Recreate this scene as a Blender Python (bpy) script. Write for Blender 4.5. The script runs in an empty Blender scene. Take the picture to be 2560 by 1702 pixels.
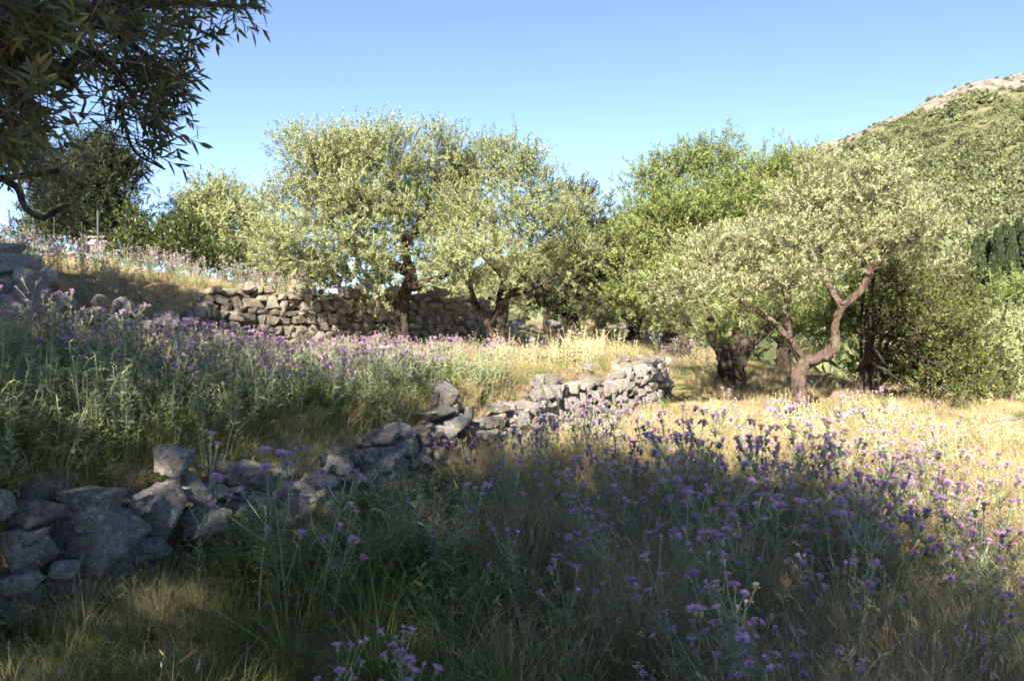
import bpy, bmesh, math, time
import numpy as np
from mathutils import Vector, Matrix, Euler

T0 = time.time()
rng = np.random.default_rng(7)
R = math.radians
scene = bpy.context.scene
COL = scene.collection

# ------------------------------------------------------------------ camera
CAMZ, FX, HZ = 1.55, 1991.0, 820.0          # eye height, focal length and horizon row in photo pixels
cam = bpy.data.cameras.new('camera')
cam.sensor_width = 36.0
cam.lens = FX * 36.0 / 2560.0
cam.clip_end = 6000.0
cam.clip_start = 0.05
camo = bpy.data.objects.new('camera', cam)
COL.objects.link(camo)
camo.location = (0, 0, CAMZ)
PITCH = math.atan((851 - HZ) / FX)
camo.rotation_euler = (math.pi / 2 - PITCH, 0, 0)
scene.camera = camo

# ------------------------------------------------------------------ light
SUN_AZ = (0.21, 0.978)                      # the way the light travels over the ground
SUN_EL = R(32)
world = bpy.data.worlds.new('World')
scene.world = world
world.use_nodes = True
nt = world.node_tree
bg = nt.nodes['Background']
sky = nt.nodes.new('ShaderNodeTexSky')
sky.sky_type = 'NISHITA'
sky.sun_disc = False
sky.sun_elevation = SUN_EL
sky.sun_rotation = math.atan2(-SUN_AZ[0], -SUN_AZ[1])
sky.altitude = 6000
sky.air_density = 1.0
sky.dust_density = 0.0
sky.ozone_density = 3.0
tint = nt.nodes.new('ShaderNodeMix'); tint.data_type = 'RGBA'; tint.blend_type = 'MULTIPLY'; tint.inputs[0].default_value = 1.0
tint.inputs[7].default_value = (1.0, 0.87, 0.76, 1)
nt.links.new(sky.outputs[0], tint.inputs[6]); nt.links.new(tint.outputs[2], bg.inputs[0])
bg.inputs[1].default_value = 0.076
sl = bpy.data.lights.new('sun', 'SUN')
sl.energy = 3.45
sl.angle = R(0.53)
sl.color = (1.0, 0.91, 0.76)
so = bpy.data.objects.new('sun', sl)
COL.objects.link(so)
so.rotation_euler = Vector((SUN_AZ[0] * math.cos(SUN_EL), SUN_AZ[1] * math.cos(SUN_EL), -math.sin(SUN_EL))).to_track_quat('-Z', 'Y').to_euler()
so.location = (-10, -40, 30)
scene.view_settings.view_transform = 'Standard'
scene.view_settings.look = 'None'
scene.view_settings.gamma = 1.0
scene.view_settings.exposure = 2.62
scene.cycles.max_bounces = 6
scene.cycles.diffuse_bounces = 4
scene.cycles.filter_width = 1.7
scene.cycles.transmission_bounces = 3
scene.cycles.use_denoising = True
scene.cycles.use_adaptive_sampling = True
scene.cycles.adaptive_threshold = 0.02


def P(px, py, d):
    """World point seen at photo pixel (px, py) at distance d along the view."""
    px = np.asarray(px, float); py = np.asarray(py, float); d = np.asarray(d, float)
    return np.stack([(px - 1280) * d / FX, d + 0 * px, CAMZ + (HZ - py) * d / FX], -1)


def to_px(p):
    return 1280 + p[..., 0] / p[..., 1] * FX, HZ - (p[..., 2] - CAMZ) / p[..., 1] * FX


# ------------------------------------------------------------------ terrain
def sstep(a, b, x):
    t = np.clip((x - a) / (b - a), 0, 1)
    return t * t * (3 - 2 * t)


W1 = np.array([(-5.6, -3), (-4.3, 0.8), (-2.62, 4.0), (-1.05, 7.3), (0.15, 10.3), (1.5, 13.1), (2.95, 15.5), (3.3, 17.3), (3.8, 21), (4.5, 32), (5, 60)], float)
W2 = np.array([(-17, 5.5), (-8.8, 9.6), (-7.1, 11.3), (-6.4, 13.6), (-6.3, 16.6), (-4.1, 18.5), (-2.0, 20.1), (-0.7, 22.0), (0.6, 26), (2.0, 36), (2.5, 60)], float)


def sd_poly(x, y, poly):
    best = np.full(x.shape, 1e9); sign = np.ones(x.shape); arc = np.zeros(x.shape); s0 = 0.0
    for a, b in zip(poly[:-1], poly[1:]):
        dx, dy = b - a; L = math.hypot(dx, dy)
        t = np.clip(((x - a[0]) * dx + (y - a[1]) * dy) / (L * L), 0, 1)
        ex = x - (a[0] + t * dx); ey = y - (a[1] + t * dy)
        dist = np.hypot(ex, ey)
        m = dist < best
        cr = dx * (y - a[1]) - dy * (x - a[0])
        best = np.where(m, dist, best); sign = np.where(m, np.where(cr > 0, 1.0, -1.0), sign)
        arc = np.where(m, s0 + t * L, arc); s0 += L
    return best * sign, arc


def arcs(poly):
    return np.concatenate([[0], np.cumsum(np.hypot(*(poly[1:] - poly[:-1]).T))])


A1, A2 = arcs(W1), arcs(W2)


def vnoise(x, y, s, seed=0):
    x = np.asarray(x, float) / s; y = np.asarray(y, float) / s
    ix = np.floor(x).astype(np.int64); iy = np.floor(y).astype(np.int64)
    fx = x - ix; fy = y - iy
    fx = fx * fx * (3 - 2 * fx); fy = fy * fy * (3 - 2 * fy)
    def h(a, b):
        n = (a * 374761393 + b * 668265263 + seed * 974634321) & 0x7fffffff
        n = ((n ^ (n >> 13)) * 1274126177) & 0x7fffffff
        return ((n ^ (n >> 16)) & 0xffff) / 65535.0
    return (h(ix, iy) * (1 - fx) + h(ix + 1, iy) * fx) * (1 - fy) + (h(ix, iy + 1) * (1 - fx) + h(ix + 1, iy + 1) * fx) * fy


def H(x, y):
    x = np.asarray(x, float); y = np.asarray(y, float)
    yy = np.clip(y, -5, 45)
    low = 0.062 * np.maximum(0, yy - 12.5) * (1 - sstep(5.5, 10, x)) - 4.0 * (1 - np.exp(-np.maximum(0, x - 9) / 26))
    up = 0.62 + 0.033 * (yy - 4) + 0.19 * np.maximum(0, -x - 2 - 0.35 * np.maximum(0, yy - 8)) * (1 - sstep(9, 14, -x) * 0.5)
    xm = np.maximum(-x, 0)
    h3 = 0.84 + 0.20 * 25 * (1 - np.exp(-xm / 25)) + 0.023 * np.minimum(yy, 42) - 0.05 * np.maximum(0, x)
    s1, a1 = sd_poly(x, y, W1)
    w1 = 0.12 + 1.6 * sstep(A1[7] - 0.5, A1[8] + 2, a1)
    h = low + (up - low) * sstep(-w1, w1, s1 - w1)
    s2, a2 = sd_poly(x, y, W2)
    gap = sstep(A2[2] - 0.3, A2[3] - 0.8, a2) * (1 - sstep(A2[3] + 1.6, A2[4] - 0.1, a2))
    w2 = 0.14 + 1.6 * sstep(A2[7] - 0.3, A2[8], a2) + 0.9 * gap
    h = h + (np.maximum(h3, h) - h) * sstep(-w2, w2, s2 - w2)
    n = 0.10 * (vnoise(x, y, 1.7, 1) - 0.5) + 0.05 * (vnoise(x, y, 0.6, 2) - 0.5)
    far = sstep(45, 90, y)
    return (h + n) * (1 - far) + (-5.0) * far


# ------------------------------------------------------------------ mesh helpers
def mesh_from(name, V, faces, mats=(), col=None, smooth=True, mat_idx=None):
    """faces: list of (n,k) int arrays."""
    me = bpy.data.meshes.new(name)
    V = np.asarray(V, np.float32)
    faces = [np.asarray(f, np.int32) for f in faces if len(f)]
    nl = sum(f.size for f in faces); npoly = sum(len(f) for f in faces)
    me.vertices.add(len(V)); me.vertices.foreach_set('co', V.ravel())
    me.loops.add(nl); me.polygons.add(npoly)
    me.loops.foreach_set('vertex_index', np.concatenate([f.ravel() for f in faces]))
    tot = np.concatenate([np.full(len(f), f.shape[1], np.int32) for f in faces])
    me.polygons.foreach_set('loop_start', np.concatenate([[0], np.cumsum(tot)[:-1]]).astype(np.int32))
    me.polygons.foreach_set('use_smooth', np.full(npoly, smooth, bool))
    for m in mats: me.materials.append(m)
    if mat_idx is not None: me.polygons.foreach_set('material_index', np.asarray(mat_idx, np.int32))
    if col is not None:
        col = np.asarray(col, np.float32)
        a = me.attributes.new('Col', 'FLOAT_COLOR', 'POINT')
        c4 = np.ones((len(V), 4), np.float32); c4[:, :col.shape[1]] = col
        a.data.foreach_set('color', c4.ravel())
    me.update(calc_edges=True)
    return me


class Acc:
    """collects vertices, quads and a colour factor"""
    def __init__(s): s.V, s.F, s.C, s.MI, s.n = [], [], [], [], 0
    def add(s, V, F, C, mi=0):
        V = V.reshape(-1, 3); F = F.reshape(-1, 4)
        s.V.append(V); s.F.append(F + s.n); s.n += len(V)
        C = np.asarray(C, float)
        if C.ndim == 1: C = np.broadcast_to(C, (len(V), 3))
        s.C.append(C); s.MI.append(np.full(len(F), mi, np.int32))
    def mesh(s, name, mats, smooth=True, off=(0, 0, 0)):
        return mesh_from(name, np.concatenate(s.V) - np.asarray(off), [np.concatenate(s.F)], mats, np.concatenate(s.C), smooth, np.concatenate(s.MI))


def unit(v):
    return v / np.maximum(np.linalg.norm(v, axis=-1, keepdims=True), 1e-9)


def perp(d, r=None):
    a = np.where(np.abs(d[..., 2:3]) < 0.9, np.array([0, 0, 1.0]), np.array([1.0, 0, 0])) if r is None else r.normal(size=d.shape)
    u = unit(np.cross(d, a))
    return u, np.cross(d, u)


def btubes(paths, radii, sides=3):
    """paths (T,n,3) radii (T,n) -> verts, quads"""
    paths = np.asarray(paths, float); radii = np.asarray(radii, float)
    T, n, _ = paths.shape
    tan = unit(np.gradient(paths, axis=1))
    ax = unit(paths[:, -1] - paths[:, 0])
    u, v = perp(ax)
    u = unit(u[:, None] - tan * np.sum(u[:, None] * tan, -1, keepdims=True)); v = np.cross(tan, u)
    ang = np.arange(sides) * 2 * math.pi / sides
    ring = u[:, :, None] * np.cos(ang)[:, None] + v[:, :, None] * np.sin(ang)[:, None]
    V = paths[:, :, None] + ring * radii[:, :, None, None]
    i = np.arange(n - 1)[:, None] * sides; j = np.arange(sides)[None]; k = (j + 1) % sides
    F = np.stack([i + j, i + k, i + sides + k, i + sides + j], -1).reshape(-1, 4)
    F = F[None] + (np.arange(T) * n * sides)[:, None, None]
    return V.reshape(-1, 3), F.reshape(-1, 4)


def catmull(pts, n):
    pts = np.asarray(pts, float)
    p = np.concatenate([[2 * pts[0] - pts[1]], pts, [2 * pts[-1] - pts[-2]]])
    out = []
    for i in range(1, len(p) - 2):
        t = np.linspace(0, 1, n, endpoint=False)[:, None]
        a, b, c, d = p[i - 1], p[i], p[i + 1], p[i + 2]
        out.append(0.5 * (2 * b + (c - a) * t + (2 * a - 5 * b + 4 * c - d) * t ** 2 + (-a + 3 * b - 3 * c + d) * t ** 3))
    out.append(p[-2:-1])
    return np.concatenate(out)


def gnarl_tube(pts4, r, sides=14, sub=6, lump=0.22):
    """thick limb from (x,y,z,radius) knots with a lobed, knotty section"""
    q = catmull(pts4, sub)
    path, rad = q[:, :3], np.maximum(q[:, 3], 0.004)
    n = len(path)
    path = path + r.normal(size=path.shape) * rad[:, None] * 0.06
    tan = unit(np.gradient(path, axis=0))
    u = np.zeros_like(path); a = perp(tan[:1])[0][0]
    for i in range(n):
        a = unit(a - tan[i] * (a @ tan[i])); u[i] = a
    v = np.cross(tan, u)
    ang = np.arange(sides) * 2 * math.pi / sides
    ph = r.uniform(0, 6.28, 4)
    s = np.arange(n)[:, None] / sub
    lob = 1 + lump * (0.5 * np.sin(2 * ang + ph[0] + s * 1.1) + 0.4 * np.sin(3 * ang + ph[1] - s * 0.9) + 0.35 * np.sin(5 * ang + ph[2] + s * 2.0) + 0.30 * np.sin(9 * ang + ph[3] - s * 1.3)) + lump * 0.22 * r.normal(size=(n, sides))
    V = path[:, None] + (u[:, None] * np.cos(ang)[:, None] + v[:, None] * np.sin(ang)[:, None]) * (rad[:, None] * lob)[..., None]
    i = np.arange(n - 1)[:, None] * sides; j = np.arange(sides)[None]; k = (j + 1) % sides
    F = np.stack([i + j, i + k, i + sides + k, i + sides + j], -1).reshape(-1, 4)
    return V.reshape(-1, 3), F, path, rad


def leaves(pos, d, nrm, ln, wd, fold=False):
    """rhombic leaves; fold=True gives a lanceolate leaf of two blades and four quads"""
    side = unit(np.cross(d, nrm)); nrm = np.cross(side, d)
    ln = np.broadcast_to(ln, (len(pos),))[:, None]; wd = np.broadcast_to(wd, (len(pos),))[:, None]
    N = len(pos)
    if not fold:
        V = np.stack([pos, pos + d * ln * 0.5 + side * wd * 0.5, pos + d * ln - nrm * ln * 0.06, pos + d * ln * 0.5 - side * wd * 0.5], 1)
        F = np.arange(N)[:, None] * 4 + np.arange(4)[None]
        return V.reshape(-1, 3), F, 4
    m1 = pos + d * ln * 0.35; m2 = pos + d * ln * 0.72 - nrm * ln * 0.03; tip = pos + d * ln - nrm * ln * 0.09
    V = np.stack([pos, m1 + side * wd * 0.5 + nrm * wd * 0.12, m1, m1 - side * wd * 0.5 + nrm * wd * 0.12,
                  m2 + side * wd * 0.36 + nrm * wd * 0.08, m2, m2 - side * wd * 0.36 + nrm * wd * 0.08, tip], 1)
    f = np.array([(0, 1, 4, 2), (0, 2, 6, 3), (2, 4, 7, 5), (2, 5, 7, 6)])
    f = np.array([(0, 0, 0, 0)]) if False else np.array([(2, 0, 1, 4), (2, 4, 7, 5), (2, 5, 7, 6), (2, 6, 3, 0)])
    f = np.array([(2, 0, 1, 1), ]) if False else f
    F = np.arange(N)[:, None, None] * 8 + f[None]
    return V.reshape(-1, 3), F.reshape(-1, 4), 8


# ------------------------------------------------------------------ object helpers
def tag(o, label=None, cat=None, group=None, kind=None):
    if label: o['label'] = label
    if cat: o['category'] = cat
    if group: o['group'] = group
    if kind: o['kind'] = kind
    return o


def obj(name, me, parent=None, loc=None):
    o = bpy.data.objects.new(name, me); COL.objects.link(o)
    if parent: o.parent = parent
    if loc is not None: o.location = loc
    return o


def empty(name, loc, label, cat, group=None):
    o = bpy.data.objects.new(name, None); COL.objects.link(o)
    o.location = loc; o.empty_display_size = 0.1
    return tag(o, label, cat, group, 'thing')


# ------------------------------------------------------------------ materials
def nodes(name):
    m = bpy.data.materials.new(name); m.use_nodes = True
    t = m.node_tree
    return m, t, t.nodes['Principled BSDF'], t.nodes['Material Output']


def N(t, kind, **kw):
    n = t.nodes.new(kind)
    for k, v in kw.items():
        if k.startswith('i_'): n.inputs[int(k[2:]) if k[2:].isdigit() else k[2:]].default_value = v
        else: setattr(n, k, v)
    return n


def mixc(t, a, b, fac, mode='MIX'):
    n = t.nodes.new('ShaderNodeMix'); n.data_type = 'RGBA'; n.blend_type = mode
    for s, v in ((n.inputs[0], fac), (n.inputs[6], a), (n.inputs[7], b)):
        if hasattr(v, 'links'): t.links.new(v, s)
        elif isinstance(v, (int, float)): s.default_value = v
        else: s.default_value = (*v, 1)
    return n.outputs[2]


def mmath(t, op, a, b=0.0, clamp=False):
    n = t.nodes.new('ShaderNodeMath'); n.operation = op; n.use_clamp = clamp
    for s, v in ((n.inputs[0], a), (n.inputs[1], b)):
        if hasattr(v, 'links'): t.links.new(v, s)
        else: s.default_value = v
    return n.outputs[0]


def noise(t, scale, detail=4, rough=0.6, vec=None, out=0):
    n = N(t, 'ShaderNodeTexNoise'); n.inputs['Scale'].default_value = scale
    n.inputs['Detail'].default_value = detail; n.inputs['Roughness'].default_value = rough
    if vec is not None: t.links.new(vec, n.inputs['Vector'])
    return n.outputs[out]


def ramp(t, fac, stops):
    n = t.nodes.new('ShaderNodeValToRGB'); e = n.color_ramp.elements
    while len(e) < len(stops): e.new(0.5)
    for el, (p, c) in zip(e, stops):
        el.position = p; el.color = (*c, 1) if len(c) == 3 else c
    t.links.new(fac, n.inputs[0])
    return n.outputs[0]


def leaf_mat(name, dark, light, alt, transl=0.3, rough=0.5, rand=0.25, spec=0.3, soft=0.0):
    """Col.r mixes dark to light, Col.g towards a third tone; each instance drifts a little"""
    m, t, b, out = nodes(name)
    at = N(t, 'ShaderNodeAttribute', attribute_name='Col')
    sp = N(t, 'ShaderNodeSeparateColor'); t.links.new(at.outputs['Color'], sp.inputs[0])
    c = mixc(t, dark, light, sp.outputs[0])
    c = mixc(t, c, alt, sp.outputs[1])
    oi = N(t, 'ShaderNodeObjectInfo')
    v = mmath(t, 'MULTIPLY_ADD', oi.outputs['Random'], rand * 2); v.node.inputs[2].default_value = 1 - rand
    hs = N(t, 'ShaderNodeHueSaturation'); t.links.new(c, hs.inputs['Color']); t.links.new(v, hs.inputs['Value'])
    c = hs.outputs[0]
    t.links.new(c, b.inputs['Base Color']); b.inputs['Roughness'].default_value = rough
    b.inputs['Specular IOR Level'].default_value = spec
    nv = None
    if soft:        # leaves of one spray share most of their shading direction
        an = N(t, 'ShaderNodeAttribute', attribute_name='Spray'); ge = N(t, 'ShaderNodeNewGeometry')
        mv = N(t, 'ShaderNodeMix', data_type='VECTOR'); mv.inputs[0].default_value = soft
        t.links.new(ge.outputs['Normal'], mv.inputs[4]); t.links.new(an.outputs['Vector'], mv.inputs[5])
        nn = N(t, 'ShaderNodeVectorMath', operation='NORMALIZE'); t.links.new(mv.outputs[1], nn.inputs[0]); nv = nn.outputs[0]
        t.links.new(nv, b.inputs['Normal'])
    if transl:
        tr = N(t, 'ShaderNodeBsdfTranslucent'); t.links.new(c, tr.inputs[0])
        if nv: t.links.new(nv, tr.inputs['Normal'])
        mx = N(t, 'ShaderNodeMixShader'); mx.inputs[0].default_value = transl
        t.links.new(b.outputs[0], mx.inputs[1]); t.links.new(tr.outputs[0], mx.inputs[2])
        t.links.new(mx.outputs[0], out.inputs[0])
    return m


def stone_mat(name, base, warm, dark, lichen, warmth=0.4):
    m, t, b, out = nodes(name)
    ge = N(t, 'ShaderNodeNewGeometry'); oi = N(t, 'ShaderNodeObjectInfo')
    sc_ = N(t, 'ShaderNodeVectorMath', operation='SCALE'); sc_.inputs['Scale'].default_value = 2.6; t.links.new(ge.outputs['Position'], sc_.inputs[0])
    ad = N(t, 'ShaderNodeVectorMath', operation='ADD'); t.links.new(sc_.outputs[0], ad.inputs[0])
    cb = N(t, 'ShaderNodeCombineXYZ')
    t.links.new(mmath(t, 'MULTIPLY', oi.outputs['Random'], 37.0), cb.inputs[0]); t.links.new(mmath(t, 'MULTIPLY', oi.outputs['Random'], 91.0), cb.inputs[2])
    t.links.new(cb.outputs[0], ad.inputs[1]); vec = ad.outputs[0]
    n1 = noise(t, 2.6, 8, 0.7, vec); n2 = noise(t, 11, 8, 0.75, vec); n3 = noise(t, 7.5, 8, 0.75, vec)
    c = mixc(t, base, warm, mmath(t, 'MULTIPLY', ramp(t, n1, [(0.42, (0, 0, 0)), (0.58, (1, 1, 1))]), warmth))
    c = mixc(t, c, dark, mmath(t, 'MULTIPLY', ramp(t, n2, [(0.40, (1, 1, 1)), (0.54, (0, 0, 0))]), 0.8))
    c = mixc(t, c, lichen, mmath(t, 'MULTIPLY', ramp(t, n3, [(0.555, (0, 0, 0)), (0.59, (1, 1, 1))]), 0.7))
    vo = N(t, 'ShaderNodeTexVoronoi'); vo.inputs['Scale'].default_value = 16; t.links.new(vec, vo.inputs['Vector'])
    c = mixc(t, c, lichen, mmath(t, 'MULTIPLY', ramp(t, vo.outputs['Distance'], [(0.16, (1, 1, 1)), (0.24, (0, 0, 0))]), mmath(t, 'MULTIPLY', ramp(t, n1, [(0.45, (1, 1, 1)), (0.55, (0, 0, 0))]), 0.6)))
    orange = noise(t, 5.3, 6, 0.7, vec, 0)
    c = mixc(t, c, (0.36, 0.16, 0.05), mmath(t, 'MULTIPLY', ramp(t, orange, [(0.63, (0, 0, 0)), (0.68, (1, 1, 1))]), 0.4))
    v = mmath(t, 'MULTIPLY_ADD', oi.outputs['Random'], 0.5); v.node.inputs[2].default_value = 0.75
    hs = N(t, 'ShaderNodeHueSaturation'); t.links.new(c, hs.inputs['Color']); t.links.new(v, hs.inputs['Value'])
    t.links.new(hs.outputs[0], b.inputs['Base Color']); b.inputs['Roughness'].default_value = 0.9
    b.inputs['Specular IOR Level'].default_value = 0.2
    bp = N(t, 'ShaderNodeBump'); bp.inputs['Strength'].default_value = 1.0; bp.inputs['Distance'].default_value = 0.05
    hgt = mmath(t, 'ADD', mmath(t, 'MULTIPLY', n2, 0.9), noise(t, 34, 6, 0.75, vec))
    t.links.new(hgt, bp.inputs['Height']); t.links.new(bp.outputs[0], b.inputs['Normal'])
    return m


def bark_mat(name, a, bcol, c3):
    m, t, b, out = nodes(name)
    tc = N(t, 'ShaderNodeTexCoord'); mp = N(t, 'ShaderNodeMapping'); mp.inputs['Scale'].default_value = (1, 1, 0.25)
    t.links.new(tc.outputs['Object'], mp.inputs[0])
    n1 = noise(t, 14, 6, 0.7, mp.outputs[0]); n2 = noise(t, 2.5, 4, 0.6, tc.outputs['Object'])
    c = mixc(t, a, bcol, ramp(t, n1, [(0.38, (0, 0, 0)), (0.62, (1, 1, 1))]))
    c = mixc(t, c, c3, ramp(t, n2, [(0.5, (0, 0, 0)), (0.68, (1, 1, 1))]))
    t.links.new(c, b.inputs['Base Color']); b.inputs['Roughness'].default_value = 0.95; b.inputs['Specular IOR Level'].default_value = 0.1
    bp = N(t, 'ShaderNodeBump'); bp.inputs['Strength'].default_value = 1.0; bp.inputs['Distance'].default_value = 0.09
    t.links.new(n1, bp.inputs['Height']); t.links.new(bp.outputs[0], b.inputs['Normal'])
    return m


def plain_mat(name, c1, c2, scale=6, rough=0.8, metal=0.0, bump=0.3):
    m, t, b, out = nodes(name)
    tc = N(t, 'ShaderNodeTexCoord'); n1 = noise(t, scale, 6, 0.65, tc.outputs['Object'])
    t.links.new(mixc(t, c1, c2, ramp(t, n1, [(0.35, (0, 0, 0)), (0.65, (1, 1, 1))])), b.inputs['Base Color'])
    b.inputs['Roughness'].default_value = rough; b.inputs['Metallic'].default_value = metal
    bp = N(t, 'ShaderNodeBump'); bp.inputs['Strength'].default_value = bump; bp.inputs['Distance'].default_value = 0.02
    t.links.new(n1, bp.inputs['Height']); t.links.new(bp.outputs[0], b.inputs['Normal'])
    return m


def ground_mat():
    m, t, b, out = nodes('soil_and_litter')
    tc = N(t, 'ShaderNodeTexCoord'); o = tc.outputs['Object']
    at = N(t, 'ShaderNodeAttribute', attribute_name='Col')
    sp = N(t, 'ShaderNodeSeparateColor'); t.links.new(at.outputs['Color'], sp.inputs[0])
    n1 = noise(t, 0.8, 8, 0.7, o); n2 = noise(t, 14, 6, 0.7, o)
    c = mixc(t, (0.17, 0.125, 0.075), (0.42, 0.32, 0.18), sp.outputs[0])
    c = mixc(t, c, (0.10, 0.12, 0.035), mmath(t, 'MULTIPLY', sp.outputs[1], ramp(t, n1, [(0.35, (0.2, 0.2, 0.2)), (0.65, (1, 1, 1))])))
    c = mixc(t, c, (0.08, 0.06, 0.04), mmath(t, 'MULTIPLY', ramp(t, n2, [(0.4, (1, 1, 1)), (0.55, (0, 0, 0))]), 0.6))
    t.links.new(c, b.inputs['Base Color']); b.inputs['Roughness'].default_value = 1.0; b.inputs['Specular IOR Level'].default_value = 0.1
    bp = N(t, 'ShaderNodeBump'); bp.inputs['Strength'].default_value = 0.8; bp.inputs['Distance'].default_value = 0.05
    t.links.new(n2, bp.inputs['Height']); t.links.new(bp.outputs[0], b.inputs['Normal'])
    return m


def hill_mat():
    m, t, b, out = nodes('hillside_scrub_and_rock')
    tc = N(t, 'ShaderNodeTexCoord'); o = tc.outputs['Object']
    at = N(t, 'ShaderNodeAttribute', attribute_name='Col')
    sp = N(t, 'ShaderNodeSeparateColor'); t.links.new(at.outputs['Color'], sp.inputs[0])
    n1 = noise(t, 0.06, 8, 0.7, o); n2 = noise(t, 0.35, 8, 0.75, o)
    c = mixc(t, (0.13, 0.135, 0.065), (0.22, 0.19, 0.11), ramp(t, n1, [(0.4, (0, 0, 0)), (0.6, (1, 1, 1))]))
    c = mixc(t, c, (0.10, 0.11, 0.04), ramp(t, n2, [(0.40, (1, 1, 1)), (0.52, (0, 0, 0))]))
    rock = mixc(t, (0.30, 0.265, 0.23), (0.13, 0.12, 0.085), ramp(t, noise(t, 0.22, 12, 0.85, o), [(0.46, (0, 0, 0)), (0.57, (1, 1, 1))]))
    c = mixc(t, c, rock, mmath(t, 'MULTIPLY', sp.outputs[0], 1.0, True))
    t.links.new(c, b.inputs['Base Color']); b.inputs['Roughness'].default_value = 1.0; b.inputs['Specular IOR Level'].default_value = 0.1
    bp = N(t, 'ShaderNodeBump'); bp.inputs['Strength'].default_value = 1.0; bp.inputs['Distance'].default_value = 2.0
    t.links.new(n2, bp.inputs['Height']); t.links.new(bp.outputs[0], b.inputs['Normal'])
    return m


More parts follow.
